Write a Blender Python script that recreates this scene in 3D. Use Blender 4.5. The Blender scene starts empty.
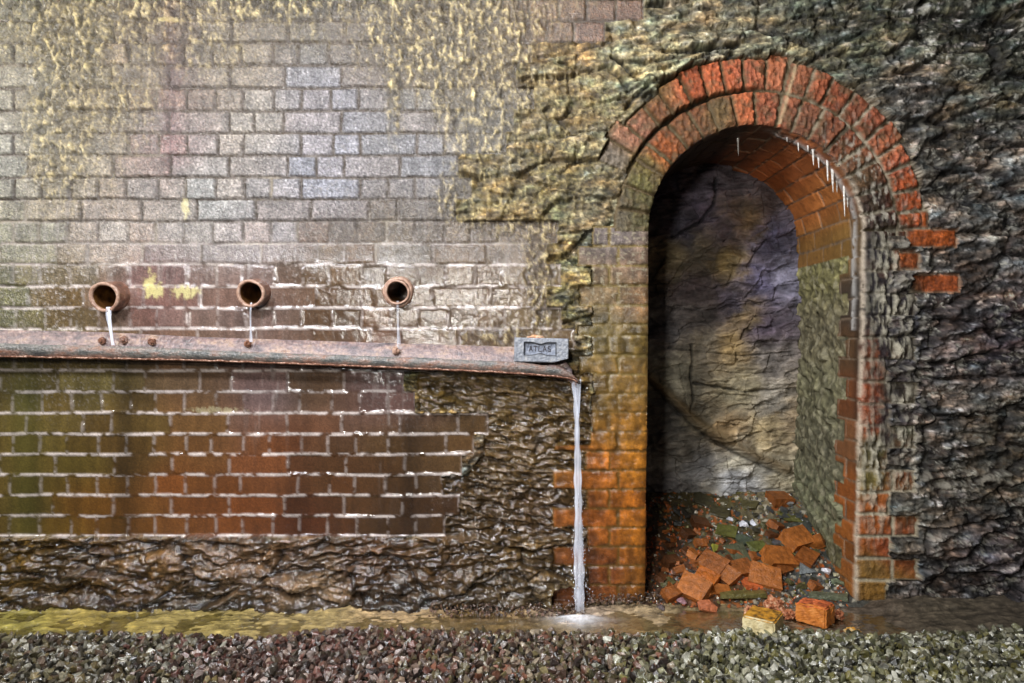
import bpy, bmesh, math, random
import numpy as np
from mathutils import Vector, Matrix, Euler
random.seed(7)
scn = bpy.context.scene
COL = scn.collection
D = 2.5
F = 682.667
K = D / F            # metres per unit on the wall face
ZC = 0.966
CELL = 1.2
NICHE_D = 0.55

# ------------------------------------------------------------------ noise
def _h(ix, iy, seed):
    with np.errstate(over='ignore'):
        n = (ix.astype(np.int64).astype(np.uint32) * np.uint32(374761393)
             + iy.astype(np.int64).astype(np.uint32) * np.uint32(668265263)
             + np.uint32((seed * 974711 + 12345) & 0xffffffff))
        n = (n ^ (n >> np.uint32(13))) * np.uint32(1274126177)
        n = (n ^ (n >> np.uint32(15))) * np.uint32(2246822519)
        n = n ^ (n >> np.uint32(14))
    return n.astype(np.float64) / 4294967295.0
def perlin(x, y, seed=0):
    x, y = np.broadcast_arrays(np.asarray(x, float), np.asarray(y, float))
    xi = np.floor(x); yi = np.floor(y); fx = x - xi; fy = y - yi
    ux = fx*fx*fx*(fx*(fx*6-15)+10); uy = fy*fy*fy*(fy*(fy*6-15)+10)
    def g(ox, oy):
        a = _h(xi+ox, yi+oy, seed) * 2*math.pi
        return np.cos(a)*(fx-ox) + np.sin(a)*(fy-oy)
    a = g(0, 0); b = g(1, 0); c = g(0, 1); d = g(1, 1)
    return ((a*(1-ux)+b*ux)*(1-uy) + (c*(1-ux)+d*ux)*uy) * 1.5
def fbm(x, y, o=4, seed=0, gain=.5):
    s = 0; a = 1; t = 0
    for i in range(o):
        s = s + a*perlin(x*2**i+17.3*i, y*2**i-9.1*i, seed+i); t += a; a *= gain
    return s/t
def ridged(x, y, o=4, seed=0):
    s = 0; a = 1; t = 0
    for i in range(o):
        s = s + a*(1-np.abs(perlin(x*2**i+7.7*i, y*2**i+3.1*i, seed+i))*1.9); t += a; a *= .55
    return s/t
def worley(x, y, seed=0, jit=.9):
    xi = np.floor(x); yi = np.floor(y)
    f1 = np.full(x.shape, 9.); f2 = np.full(x.shape, 9.); idv = np.zeros(x.shape)
    for ox in (-1, 0, 1):
        for oy in (-1, 0, 1):
            cx = xi+ox; cy = yi+oy
            px = cx+.5+jit*(_h(cx, cy, seed)-.5); py = cy+.5+jit*(_h(cx, cy, seed+5)-.5)
            d = np.hypot(px-x, py-y)
            cid = _h(cx, cy, seed+9)
            nearer = d < f1
            f2 = np.where(nearer, f1, np.minimum(f2, d))
            idv = np.where(nearer, cid, idv); f1 = np.where(nearer, d, f1)
    return f1, f2, idv
def facets(x, y, seed=0, slope=1.2):
    """broken-rock relief: every cell is a tilted plane, about -.5 to .5"""
    xi = np.floor(x); yi = np.floor(y)
    f1 = np.full(x.shape, 9.); h = np.zeros(x.shape); idv = np.zeros(x.shape); f2 = np.full(x.shape, 9.)
    for ox in (-1, 0, 1):
        for oy in (-1, 0, 1):
            cx = xi+ox; cy = yi+oy
            px = cx+.5+.9*(_h(cx, cy, seed)-.5); py = cy+.5+.9*(_h(cx, cy, seed+5)-.5)
            d = np.hypot(px-x, py-y)
            hh = (_h(cx, cy, seed+11)-.5)*.7 + (x-px)*(_h(cx, cy, seed+12)-.5)*slope + (y-py)*(_h(cx, cy, seed+13)-.4)*slope
            nr = d < f1
            f2 = np.where(nr, f1, np.minimum(f2, d)); h = np.where(nr, hh, h); idv = np.where(nr, _h(cx, cy, seed+9), idv); f1 = np.where(nr, d, f1)
    return h, idv, f2-f1
def ss(a, b, x):
    t = np.clip((x-a)/(b-a), 0, 1); return t*t*(3-2*t)
def lin(c):
    c = np.asarray(c, float)/255.
    return np.where(c <= .04045, c/12.92, ((c+.055)/1.055)**2.4)
GR_S, GR_M = .95, .85
def grade(c):
    l = (c@np.array([.3, .6, .1]))[..., None]
    return np.clip((l+GR_S*(c-l))*GR_M, .002, .9)
def rbf(u, v, pts, s=34.):
    num = np.zeros(u.shape+(3,)); den = np.zeros(u.shape)
    for (x, y, r, g, b) in pts:
        w = 1./((u-x)**2+(v-y)**2+s*s)**2
        num += w[..., None]*lin((r, g, b)); den += w
    return num/den[..., None]
def blobs(u, v, lst):
    m = np.zeros(u.shape)
    for (x, y, sx, sy, a) in lst:
        m = np.maximum(m, a*np.exp(-.5*(((u-x)/sx)**2+((v-y)/sy)**2)))
    return m
def inpoly(x, y, poly):
    c = np.zeros(x.shape, bool); n = len(poly)
    for i in range(n):
        x0, y0 = poly[i]; x1, y1 = poly[(i+1) % n]
        if y0 == y1: continue
        cond = ((y0 > y) != (y1 > y)) & (x < (x1-x0)*(y-y0)/(y1-y0)+x0)
        c ^= cond
    return c
def mixc(a, b, t):
    return a*(1-t[..., None]) + b*t[..., None]
def rnd(idv, k):
    return _h(np.floor(idv*1e6), np.full(idv.shape, float(k)), k)

# ------------------------------------------------------------------ colour samples of stains and stone
PANEL = [(-200,100,100,95,65),(-200,480,80,70,25),(10,20,116,110,72),(60,40,122,106,58),(100,100,132,116,76),(30,80,135,130,108),(10,150,150,148,130),(60,180,146,136,112),
(150,60,134,114,84),(172,70,104,78,72),(173,150,136,106,100),(230,60,132,118,92),(250,120,146,136,122),(320,100,116,114,122),(320,160,128,128,140),(420,160,118,114,116),
(350,40,104,92,76),(200,200,150,146,138),(100,220,148,134,120),(20,230,126,124,98),(260,230,134,124,122),(400,240,84,72,52),(500,250,112,92,70),(520,300,98,80,52),(460,270,92,74,50),
(60,290,98,78,46),(150,290,118,86,80),(250,300,108,84,74),(340,310,78,54,28),(380,265,78,56,28),(330,265,86,64,36),(470,310,84,64,36),(440,300,76,58,34),(20,300,90,88,52),(20,380,84,74,38),(100,380,102,88,44),(200,380,108,82,56),(300,380,96,70,44),
(265,385,122,100,98),(392,385,112,84,78),(20,430,88,74,28),(70,460,84,68,18),(130,430,98,74,28),(20,500,80,66,24),(125,440,62,46,14),(180,480,112,64,22),(230,500,106,58,20),(280,450,108,62,28),
(200,430,98,66,28),(340,480,80,50,22),(400,450,74,50,20),(400,520,62,40,16),(100,510,106,66,14),(60,530,92,70,16),(300,520,84,44,18),(470,440,84,60,30),(420,20,108,92,62),(480,60,118,100,62),
(570,10,128,100,66),(590,30,126,84,58),(480,130,124,118,112),(440,60,112,100,78),(300,20,98,88,68)]
RUB = [(980,30,62,66,50),(700,20,126,116,88),(760,10,110,104,80),(800,30,92,92,70),(880,40,78,80,58),(950,120,78,78,62),(900,90,90,84,72),(980,230,112,112,98),(1000,330,74,68,70),(940,400,66,62,50),
(980,470,88,84,66),(920,520,78,74,60),(980,560,60,56,56),(950,590,70,66,58),(590,100,128,114,62),(560,180,118,104,48),(540,230,132,118,70),(570,40,126,102,60),(500,120,126,112,70),(460,60,112,96,62),
(620,60,118,110,80),(610,90,100,98,74),(660,40,124,116,84),(600,150,124,116,84),(590,210,136,124,94),(570,280,112,100,58),(560,330,96,84,40),(500,400,118,98,62),(450,390,104,86,44),(540,440,100,78,42),(450,500,76,58,32),
(540,520,86,64,36),(480,450,94,74,44),(575,420,104,84,40),(1100,300,70,66,60),(1100,100,74,74,60),(1000,180,96,96,84),(940,310,64,58,54),(930,350,78,74,66),(960,270,100,92,76),(900,400,48,42,44),(900,340,40,34,38),
(1010,430,82,80,62),(560,380,112,92,58),(940,30,70,74,52),(1000,90,58,62,46)]
BASE = [(-100,570,70,58,30),(20,555,92,72,26),(60,580,66,50,26),(120,570,72,54,34),(180,560,92,70,48),(250,560,98,78,66),(300,550,96,72,54),(320,585,106,92,84),(370,560,88,60,34),(440,560,70,52,28),(500,580,76,62,42),(540,560,90,72,48),(560,600,96,84,62),(400,595,60,48,34),(200,600,60,50,38),(130,545,96,70,22)]
LJ = [(615,240,138,124,104),(615,290,134,110,64),(630,265,136,108,74),(630,340,124,100,36),(600,330,112,98,50),(630,380,146,110,42),(600,400,120,92,30),(620,430,160,108,24),(635,470,196,122,10),(630,500,200,112,8),(600,470,166,92,16),(600,520,158,84,14),(635,530,196,116,8),
(610,570,132,66,14),(635,575,150,90,10),(560,470,150,92,20),(565,510,150,84,18),(640,300,150,110,60)]
ARCH = [(660,112,152,88,54),(640,135,170,104,80),(655,95,130,88,50),(612,165,120,98,86),(605,190,122,90,80),(620,215,128,104,84),(690,90,196,86,44),(720,75,200,90,50),(745,72,196,96,64),(790,75,192,106,72),(765,68,184,96,60),(830,95,176,84,50),(850,115,150,76,50),(870,130,176,84,54),(885,150,210,110,70),(895,165,190,90,60),(905,185,216,92,40),(910,210,222,92,34),
(660,150,186,88,34),(645,165,110,88,44),(640,185,114,96,52),(690,130,146,86,52),(720,112,136,100,62),(745,108,196,92,50),(775,110,206,106,72),(800,120,140,82,58),(820,130,124,66,44),(838,150,150,78,48),(850,165,140,84,56),(862,180,160,110,76),(875,200,92,62,52),(880,225,70,52,50),(890,232,90,56,40),(640,215,118,98,60)]
RJ = [(880,250,58,48,50),(875,300,52,44,46),(905,255,170,76,36),(900,300,80,60,52),(870,360,140,64,34),(868,395,176,74,38),(890,390,60,50,48),(870,420,180,78,40),(900,420,90,84,74),(875,450,96,80,54),(895,465,130,60,34),(870,480,130,104,66),(878,500,190,90,38),(905,500,130,80,60),(870,525,180,84,34),(885,545,172,72,40),(905,545,150,66,36),(870,568,150,98,50),(885,590,158,100,44),(935,238,200,86,32),(942,283,196,84,42),(900,335,70,58,56)]

PITCH_Y = np.array([-134,-112,-90,-68,-45,-23,-1,21,43,65.5,88,111,133.5,155.5,177.5,199.5,221.5,243.5,264.5,286.5,308,328.5,349.5,370.5,391.5,413,434,454,474.5,495,515.5,535.5,556])
PPOLY = [(-500,-300),(632,-300),(632,28),(560,46),(520,50),(520,130),(505,150),(478,158),(452,200),(452,222),(500,226),(552,232),(552,350),(425,372),(425,411),(486,413),(486,454),(474,476),(434,478),(434,535),(-500,535)]
def row_bricks(u, v, courses, hdr0, hp, seed, wob=1.3):
    """returns row index, cell id, distance to brick edge (u and v), brick centre"""
    vv = v + wob*fbm(u/70., v/40., 2, seed+40)
    r = np.clip(np.searchsorted(courses, vv, side='right')-1, 0, len(courses)-2)
    y0 = courses[r]; y1 = courses[r+1]
    rng = random.Random(seed)
    joint_lists = []
    for i in range(len(courses)-1):
        stretcher = (i % 2) == hdr0
        js = []; x = -520 + (0 if stretcher else hp/2) + rng.uniform(-2, 2)
        while x < 1500:
            js.append(x + rng.uniform(-2.2, 2.2))
            if stretcher: x += hp*2 if rng.random() > .2 else hp
            else: x += hp if rng.random() > .06 else hp*2
        joint_lists.append(js)
    m = max(len(j) for j in joint_lists)
    cid = np.zeros(u.shape); du = np.zeros(u.shape); cx = np.zeros(u.shape)
    uw = u + 1.0*fbm(u/30., v/20., 2, seed+50)
    for i, js in enumerate(joint_lists):
        mk = r == i
        if not mk.any(): continue
        J = np.array(js); uu = uw[mk]
        k = np.clip(np.searchsorted(J, uu, side='right')-1, 0, len(J)-2)
        du[mk] = np.minimum(uu-J[k], J[k+1]-uu); cx[mk] = (J[k]+J[k+1])/2
        cid[mk] = _h(k.astype(float), np.full(k.shape, float(i)), seed+3)
    dv = np.minimum(vv-y0, y1-vv)
    return r, cid, du, dv, cx, (y0+y1)/2, vv-y0

def xr_edge(v): return 862 - 7*ss(260, 600, v)
def xl_edge(v): return 648 - 3*ss(300, 600, v)
def niche_sdf(u, v):
    d1 = np.hypot(u-755, v-232)-107
    d2 = np.maximum(xl_edge(v)-u, u-xr_edge(v))
    return np.where(v < 232, d1, -np.minimum(u-xl_edge(v), xr_edge(v)-u))

def slate(u, v, seed, tilt=.12, pitch=9., amp=1.):
    """bedded, splintered rock relief 0..1"""
    w = fbm(u/70., v/45., 3, seed)*26 + fbm(u/22., v/10., 3, seed+3)*5
    q = (v + tilt*u + w)/pitch
    s = q - np.floor(q)
    lay = _h(np.floor(q), np.floor((u+w*2.5)/55.+_h(np.floor(q), np.floor(q)*0, seed)*7), seed+8)
    saw = s**.7*(1-ss(.86, 1, s))
    rd = ridged(u/34., (v+tilt*u+w*.6)/8., 4, seed+20)
    return (.45*lay + .3*saw + .45*rd)*amp, saw, lay, rd

def field(u, v):
    """relief (m towards the viewer side), colour, roughness, coat, region id, for points of the wall face"""
    u = np.asarray(u, float); v = np.asarray(v, float)
    N = u.shape
    n1 = fbm(u/9., v/9., 4, 1); n2 = fbm(u/60., v/60., 3, 2); n3 = fbm(u/2.6, v/2.6, 2, 3)
    drip = fbm(u/5.5+1.2*n1, v/60., 3, 4); drip2 = fbm(u/14., v/150., 3, 5)
    fine = perlin(u/1.7, v/1.7, 6)
    # ---------------- rubble masonry (default)
    wu = u + 16*fbm(u/50., v/50., 3, 11); wv = v + 10*fbm(u/60., v/35., 3, 13)
    f1, f2, sid = worley(wu/78., (wv+.08*wu)/31., 14)
    edge = ss(.0, .16, f2-f1)
    left = 1-ss(560, 700, u)
    sl, saw, lay, rd = slate(u, v, 21, .1, 8.5)
    crag = ridged(u/46.+.5*n2, v/30., 4, 26)
    rfine = ridged((u+6*n2)/15., (v+.15*u+8*n1)/6.5, 3, 27)
    fx = u+7*n2+3*n1; fy = v+.10*u+5*n2+2.5*n1
    fa, fai, fae = facets(fx/27., fy/10., 611); fb, fbi, fbe = facets(fx/10., fy/4.5, 631)
    hr = .004 + (sid-.5)*.036 + edge*.014 + (sl-.5)*.012 + (crag-.5)*.018 + fa*.026*(1-.45*left) + fb*.009*(1-.4*left) + (rfine-.5)*.005*(.4+sid) + n1*.004 + n3*.0014
    base_c = rbf(u, v, RUB, 36)
    stone_t = .45 + .95*rnd(sid, 31)**1.3 + .15*lay
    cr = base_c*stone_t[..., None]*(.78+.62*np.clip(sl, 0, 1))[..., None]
    tint = rnd(sid, 32)[..., None]
    cr = cr*(np.array([1.0, 1.0, 1.0])*(1-tint*.5) + tint*.5*np.array([1.04, .96, .98]))
    # dark soot beds and pale lime on the right-hand rubble
    right = ss(850, 930, u)
    soot = ss(.05, .32, fbm(u/90., v/22., 4, 33) + .18*right)*right
    cr = cr*(1-.58*soot)[..., None]*(1+.55*right+.35*left)[..., None]
    lime = ss(.03, .28, fbm(u/22.+n2, (v+.15*u)/6., 4, 35) - .06*soot)*(.6+.4*right)*ss(-.35, .25, n1+.4*n3)
    lime = lime*ss(-.2, .25, n2+.12)
    cr = mixc(cr, lin((190,184,166))*np.ones(N+(3,)), np.clip(lime, 0, 1)*.85)
    cr = mixc(cr*(.75+.25*edge)[..., None], base_c*np.array([.30, .25, .26]), (1-ss(.0, .15+.10*n1, f2-f1))*(.30+.60*right))
    blot = fbm(u/20.+n1, (v+.12*u)/9., 4, 37); blot2 = fbm(u/6.+n1, (v+.2*u)/3., 3, 38)
    cr = cr*np.exp(1.7*blot+1.2*blot2+.6*n1+.5*n3)[..., None]
    huev = fbm(u/30., v/16., 3, 39)[..., None]
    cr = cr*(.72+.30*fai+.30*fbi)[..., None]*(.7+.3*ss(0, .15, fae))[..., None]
    cr = cr*(1+huev*np.array([.5, .0, -.45]))*(1+right[..., None]*np.array([.06, -.04, .06]))
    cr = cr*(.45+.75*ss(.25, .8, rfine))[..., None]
    lv = ss(.56, .80, ridged((u+12*n2)/30., (v+.1*u+12*n1)/8., 3, 41))*ss(-.08, .22, fbm(u/45., v/22., 3, 42))*(.25+.75*right)*ss(-.3, .2, n1+.6*n3)
    cr = mixc(cr, lin((188,184,168))*np.ones(N+(3,)), np.clip(lv, 0, 1)*.75)
    pale = ss(.05, .3, fbm(u/60.+3, v/26., 3, 43))*right
    cr = cr*(1+.7*pale)[..., None]
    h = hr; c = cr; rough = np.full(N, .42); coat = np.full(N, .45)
    reg = np.zeros(N, int)
    # big rock slabs standing out above the arch's left shoulder
    for (x0, y0, x1, y1, wdt, a) in ((650,78,722,58,10,.026),(636,94,655,80,8,.018),(670,44,735,40,9,.016),(604,150,646,96,5,.010),(600,168,628,138,4,.010)):
        dx, dy = x1-x0, y1-y0; L = math.hypot(dx, dy)
        tt = np.clip(((u-x0)*dx+(v-y0)*dy)/L**2, 0, 1)
        dd = np.hypot(u-x0-tt*dx, v-y0-tt*dy)+3*n1
        h = h + a*(1-ss(wdt*.6, wdt, dd))
    for pl, w_ in (([(626,110),(634,98),(650,88),(687,75),(724,66),(733,51)], 2.2), ([(664,55),(700,53),(736,48)], 1.8), ([(612,60),(640,84)], 1.5)):
        dd = np.full(N, 1e9)
        for (x0, y0), (x1, y1) in zip(pl[:-1], pl[1:]):
            dx, dy = x1-x0, y1-y0; tt = np.clip(((u-x0)*dx+(v-y0)*dy)/(dx*dx+dy*dy), 0, 1)
            dd = np.minimum(dd, np.hypot(u-x0-tt*dx, v-y0-tt*dy))
        g_ = np.exp(-((dd+2*n1)/w_)**2); h = h-.024*g_; c = c*(1-.85*g_)[..., None]
    # ---------------- wet rock footing
    bl = ss(531, 538, v+3*n2*3) * (1-ss(578, 592, u+8*n1))
    mid = inpoly(u+6*n2, v+5*n1, [(418,372),(590,372),(590,545),(430,545),(430,478),(470,474),(486,452),(486,412),(418,412)])
    sl2, saw2, lay2, rd2 = slate(u, v, 51, .06, 10.)
    f1b, f2b, sidb = worley((u+14*n2)/90., (v+8*n2)/30., 54)
    hb = .004 + (sidb-.5)*.018 + ss(0, .12, f2b-f1b)*.010 + (sl2-.5)*.026 + (ridged(u/60., v/24., 3, 58)-.5)*.026 + n1*.002
    hb = hb + .050*ss(540, 625, v)
    hb = hb + .012*ss(532, 540, v)
    cb = rbf(u, v, BASE, 30)*(.6+.6*sidb+.35*np.clip(rd2, 0, 1))[..., None]*(1+.35*n1+.3*drip)[..., None]
    rfb = ridged((u+8*n2)/26., (v+.08*u+9*n2+5*n1)/4.2, 3, 59)
    fa2, fai2, fae2 = facets((u+8*n2)/30., (v+.05*u+8*n2+2*n1)/9., 651, 1.4); fb2, fbi2, _e = facets((u+6*n2)/11., (v+.05*u+3*n1)/4., 661, 1.4)
    hb = hb + (rfb-.5)*.010 + n3*.0008 + fa2*.022 + fb2*.007
    cb = cb*(.7+.5*fai2)[..., None]*np.array([1.08, .95, .62])
    cb = cb*(.3+.7*ss(-.02, .1, f2b-f1b))[..., None]*(.5+.7*ss(.25, .8, rfb))[..., None]*np.exp(.8*fbm(u/9.+n1, v/4., 3, 60))[..., None]
    sl3, saw3, lay3, rd3 = slate(u, v, 71, -.12, 7.5)
    rfm = ridged((u+5*n1)/22., (v-.14*u+7*n2+5*n1)/3.8, 3, 76)
    hm = .0 + (sl3-.5)*.022 + (ridged(u/40., v/16., 3, 75)-.5)*.020 + n1*.005 + (rfm-.5)*.010 + n3*.0008 + facets((u+6*n2)/24., (v-.12*u+7*n2+2*n1)/7., 671, 1.4)[0]*.020 + facets((u+6*n2)/9., (v-.12*u+3*n1)/3.5, 681, 1.4)[0]*.006
    cm = base_c*(.45+.6*ss(.25, .8, rfm))[..., None]*(.55+.7*np.clip(rd3, 0, 1))[..., None]*(1+.4*n1+.3*lay3)[..., None]
    lm = ss(.12, .35, fbm(u/16., (v-.12*u)/4., 3, 77))*.55
    cm = cm*.80*np.array([1.08, .96, .62])
    cm = mixc(cm, lin((150,128,104))*np.ones(N+(3,)), lm)
    midf = mid.astype(float)
    h = h*(1-midf)+hm*midf; c = mixc(c, cm, midf)
    h = h*(1-bl)+hb*bl; c = mixc(c, cb, bl)
    wetm = np.maximum(midf, bl)
    rough = rough*(1-wetm)+.13*wetm; coat = coat*(1-wetm)+1.0*wetm
    reg = np.where(bl > .5, 3, reg)
    # ---------------- brick facing
    r, cid, du, dv, bx, by, vt = row_bricks(u, v, PITCH_Y, 1, 28.8, 100)
    inside = inpoly(bx, by, PPOLY) & (v < 536)
    low = ss(300, 400, v)
    lowS = ss(215, 285, v+25*n2)*ss(-40, 130, u+30*n2)*.9; lowS = np.maximum(lowS, low)
    e = np.minimum(du*.9, dv)+.9*n1+.35*n3
    jw = 1.15+.9*n1
    bf = ss(jw*.5, jw*1.9, e)
    wear = ss(.1, .5, fbm(u/26., v/26., 3, 104))*(1-low)
    hbk = .003 + (cid-.5)*.006 + n1*.0012 + (rnd(cid, 106)-.5)*.004*(vt/21.-.5) + (rnd(cid,107)-.5)*.00012*(u-bx)
    mort_up = -.005 + n1*.002
    mort_lo = .0030+.005*(n1+.25) + .002*ss(0, .5, n3)
    hmort = mort_up*(1-lowS)+mort_lo*lowS
    hp = hbk*bf + hmort*(1-bf)
    cp = rbf(u*.55+bx*.45+10*n2, v*.5+by*.5+8*n2, PANEL, 24)
    lu = (cp@np.array([.3, .6, .1]))[..., None]; cp = mixc(cp, lu*np.array([1.06, 1., .90]), (1-ss(200, 300, v))*.3); cp = cp*(1-.24*(1-ss(170, 260, v))*(1-.6*blobs(u, v, [(320,150,110,60,1)])))[..., None]*np.array([1.0, .98, .97])
    br = (.84+.30*rnd(cid, 108))[..., None]
    red = rnd(cid, 109)[..., None]
    cbk = cp*br*(1+(red-.5)*np.array([.14, .0, -.12]))*(1+.30*drip+.30*drip2+.10*n1)[..., None]
    cbk = cbk*np.exp((1.0*n3+.8*fine+.8*fbm(u/14., v/14., 3, 141))*(1-lowS*.85))[..., None]
    dk = lin((72,60,46))*np.ones(N+(3,))*(1+.5*n1)[..., None]
    horiz = (dv < du)
    lt = lin((214,200,192))*np.ones(N+(3,))*(1+.5*n1)[..., None]
    brk = ss(-.30, .05, fbm(u/16., v/9., 3, 112))
    ml = mixc(cp*.8, lt, np.where(horiz, .85, .26)*brk)
    pale_up = ss(.1, .45, fbm(u/60., v/40., 3, 114)+.25*ss(150, 260, v)-.35*blobs(u, v, [(330,120,130,90,1)]))
    dk = mixc(dk, lin((150,138,118))*np.ones(N+(3,)), pale_up*.8)
    cmort = mixc(dk, ml, ss(205, 300, v))
    cpan = mixc(cmort, cbk, bf)
    # mineral specks and crust over the brick
    spk_m = blobs(u, v, [(20,270,70,60,1),(90,230,60,40,.7),(430,250,70,40,.8),(350,250,60,30,.5),(500,290,50,50,.9),(250,215,200,40,.7),(60,385,40,20,.5),(400,385,25,25,.5),(320,130,140,110,.45),(160,150,120,100,.4)])
    spk = ss(.17, .36, fbm(u/2.6, v/3.6, 3, 120)+.30*n1)*spk_m
    runs = ss(.16, .34, fbm(u/7., v/80., 3, 124))*blobs(u, v, [(60,260,70,60,.8),(390,385,14,50,.9),(270,385,18,30,.8),(450,250,60,50,.6),(250,290,26,40,.7),(150,270,60,40,.5),(170,100,60,100,.3)])
    cpan = mixc(cpan, lin((158,148,140))*np.ones(N+(3,)), np.clip(spk*.72+runs*.45, 0, .85))
    hp = hp + spk*.0018 + runs*.0008
    crust = blobs(u, v, [(180,40,90,50,.62),(230,-5,300,26,.9),(320,30,60,30,.5),(120,100,60,60,.6),(70,30,40,70,1),(60,120,34,80,.95),(120,20,90,26,.8),(20,20,40,60,.6),(100,170,45,50,.5),(420,30,60,60,.85),(395,80,10,60,.8),(440,90,10,50,.8),(500,90,55,75,1),(480,30,70,40,.9),(500,190,50,40,1),(470,200,30,24,1),(300,-5,220,16,.8),(540,260,14,60,1),(500,335,60,14,.6),(565,130,60,90,.7),(250,0,60,30,.5)])
    crust = crust*ss(-.55, .15, drip + n1*.6 + crust - .35)
    ec = fbm(u/4.2+n1, v/9., 4, 130); ed = fbm(u/9., v/22., 3, 134)
    hcr = .004 + .012*ec + .011*ed
    ccr = mixc(cp*np.array([.60, .55, .40]), lin((160,144,100))*np.ones(N+(3,)), ss(-.1, .45, ec+.35*ed)*.7)
    ccr = ccr*np.exp(1.3*ec+.7*n3+.4*fine+.9*ed)[..., None]
    cw = ss(.25, .75, crust)
    hp = hp*(1-.55*cw) + hcr*cw
    cpan = mixc(cpan, ccr, cw*.85)
    insf = inside.astype(float)
    h = h*(1-insf) + hp*insf; c = mixc(c, cpan, insf)
    # crust also runs across the left-hand rubble
    cw2 = cw*(1-insf)*(1-right)
    h = h + (hcr-.003)*cw2*.8; c = mixc(c, ccr, cw2*.6)
    grain = blobs(u, v, [(320,130,160,90,1),(480,150,80,80,.6)])
    rough_p = .27+.08*ss(.0, .5, n1)-.18*lowS + .12*spk
    rough = np.where(inside, rough_p, rough); coat = np.where(inside, 1., coat)
    reg = np.where(inside & (reg != 3), 1, reg)
    # yellow lime blots and dark purple iron run
    for (x, y, sx, sy, col) in ((154,290,8,7,(216,204,120)),(186,292,11,5,(212,200,120)),(186,207,3,9,(214,200,130)),(170,20,9,2,(206,190,110)),(215,410,22,2.5,(200,190,130)),(150,283,5,10,(205,190,110))):
        m = ss(.3, .8, np.exp(-.5*(((u-x)/sx)**2+((v-y)/sy)**2))*(1+1.3*fbm(u/5., v/8., 3, 140))+.3*n3)
        c = mixc(c, lin(col)*np.array([.95, .97, 1.25]), m*(.8 if y < 400 else .4))
    m = np.exp(-.5*((u-172-2*n2)/7.)**2)*(1-ss(150, 180, v))*.55
    c = c*(1-m[..., None]*np.array([.35, .55, .45]))
    for x, wdt, a in ((126,8,.45),(34,5,.25),(410,9,.3),(300,12,.25)):
        m = np.exp(-.5*((u-x-3*n2)/wdt)**2)*low*a*insf; c = c*(1-m)[..., None]
    m = np.exp(-.5*((u-26)/12.)**2)*low*insf*.25
    c = mixc(c, lin((92,98,24))*np.ones(N+(3,)), m*.7)
    # ---------------- left jamb bricks
    cj = np.concatenate([np.arange(227, 326, 19.6), np.arange(336, 640, 19.1)])
    rj, cidj, duj, dvj, bxj, byj, vtj = row_bricks(u-10*0, v, cj, 0, 30.5, 203, .8)
    odd = (rj % 2) == 1
    jl = np.where(v > 440, np.where(odd, 553, 586), np.where(odd, 578, 592)) + 2.5*n1 + 3*(_h(rj, rj*0, 9)-.5)
    mj = (u > jl) & (u < 700) & (v > 226)&(v < 600) & ~((v>395)&(v<445)&(u<590))
    eu = np.minimum(np.abs(u-jl), np.abs(u-np.where(odd, 618, 609)-1.5*n1))
    ej = np.minimum(eu*.9+np.where(rnd(rj*.01+.001, 5) > .7, 3, 0)*0, dvj)
    bj = ss(.5, 2.2, ej+1.4*n1+.4*n3)
    cidj = _h(rj, (u > np.where(odd, 618, 609)), 207)
    hj = (.009+(cidj-.5)*.006+n1*.003+.004*fbm(u/24., v/14., 3, 212))*bj + (.0055+n1*.004)*(1-bj)
    cj_ = rbf(u, v, LJ, 16)*.72*np.array([1., 1.0, 1.3])
    cjb = cj_*(.80+.4*rnd(cidj, 210))[..., None]*(1+.25*drip)[..., None]*np.exp(1.0*n1+.9*fbm(u/12., v/26., 3, 211)+.3*n3)[..., None]
    mcol = mixc(lin((120,100,50))*np.ones(N+(3,)), lin((112,76,20))*np.ones(N+(3,)), ss(350, 450, v))*(1+.7*n1)[..., None]
    cjb = mixc(mcol, cjb, bj)
    top = 1-ss(280, 350, v)
    cjb = mixc(cjb, lin((168,156,128))*np.ones(N+(3,)), ss(.1, .4, fbm(u/5., v/4., 3, 213))*top*.7)
    mjf = mj.astype(float)
    h = np.where(mj, hj, h); c = np.where(mj[..., None], cjb, c)
    rough = np.where(mj, .22+.25*top, rough); coat = np.where(mj, 1-.6*top, coat)
    reg = np.where(mj, 4, reg)
    # ---------------- arch rings
    rr = np.hypot(u-755, v-232) + 1.6*n1; th = np.arctan2(232-v, u-755)
    outer = rr+2.5*n2 > 141
    nb = np.where(outer, 23., 18.)
    tt = (th/math.pi)*nb + .12*n2
    k = np.floor(tt); ki = _h(k, outer.astype(float), 301)
    rmid = np.where(outer, 157.5, 124.)
    jit = (_h(k, outer.astype(float), 305)-.5)*.26; jit2 = (_h(k+1, outer.astype(float), 305)-.5)*.26
    fr = tt-k
    da = np.minimum(fr-jit, 1+jit2-fr)*math.pi/nb*rmid
    ro = 173.5 + 10*(_h(k, k*0+1, 311)-.5) + 1.5*n1
    ro = ro + 4*ss(2.2, 1.2, th)*0
    dr = np.where(outer, np.minimum(rr-141, ro-rr), np.minimum(rr-106, 141-rr)+np.where(rr < 112, 6, 0))
    ring = (rr < ro) & (v < 236) & (rr > 100) & (th > -.05)
    ring &= ~((th > 2.72) & outer)
    ea = np.minimum(da, dr)+.8*n3
    ba = ss(.5, 2.8, ea+.8*n1)
    leftness = ss(1.35, 1.9, th)
    worn = fbm(u/7.+.6*np.cos(th)*rr/6, v/7., 4, 320)+.4*fbm(u/2.5, v/2.5, 2, 321)
    ha = .014 + (ki-.5)*.016 + worn*.011 + np.where(outer, .012*leftness, 0)*ss(3.1, 2.6, th)
    crk = np.exp(-((rr-141-2*n2)/1.6)**2)*ss(1.5, 1.7, th)*ss(2.75, 2.5, th)
    ha = ha*ba + (.002+.005*n1)*(1-ba) - .022*crk
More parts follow.
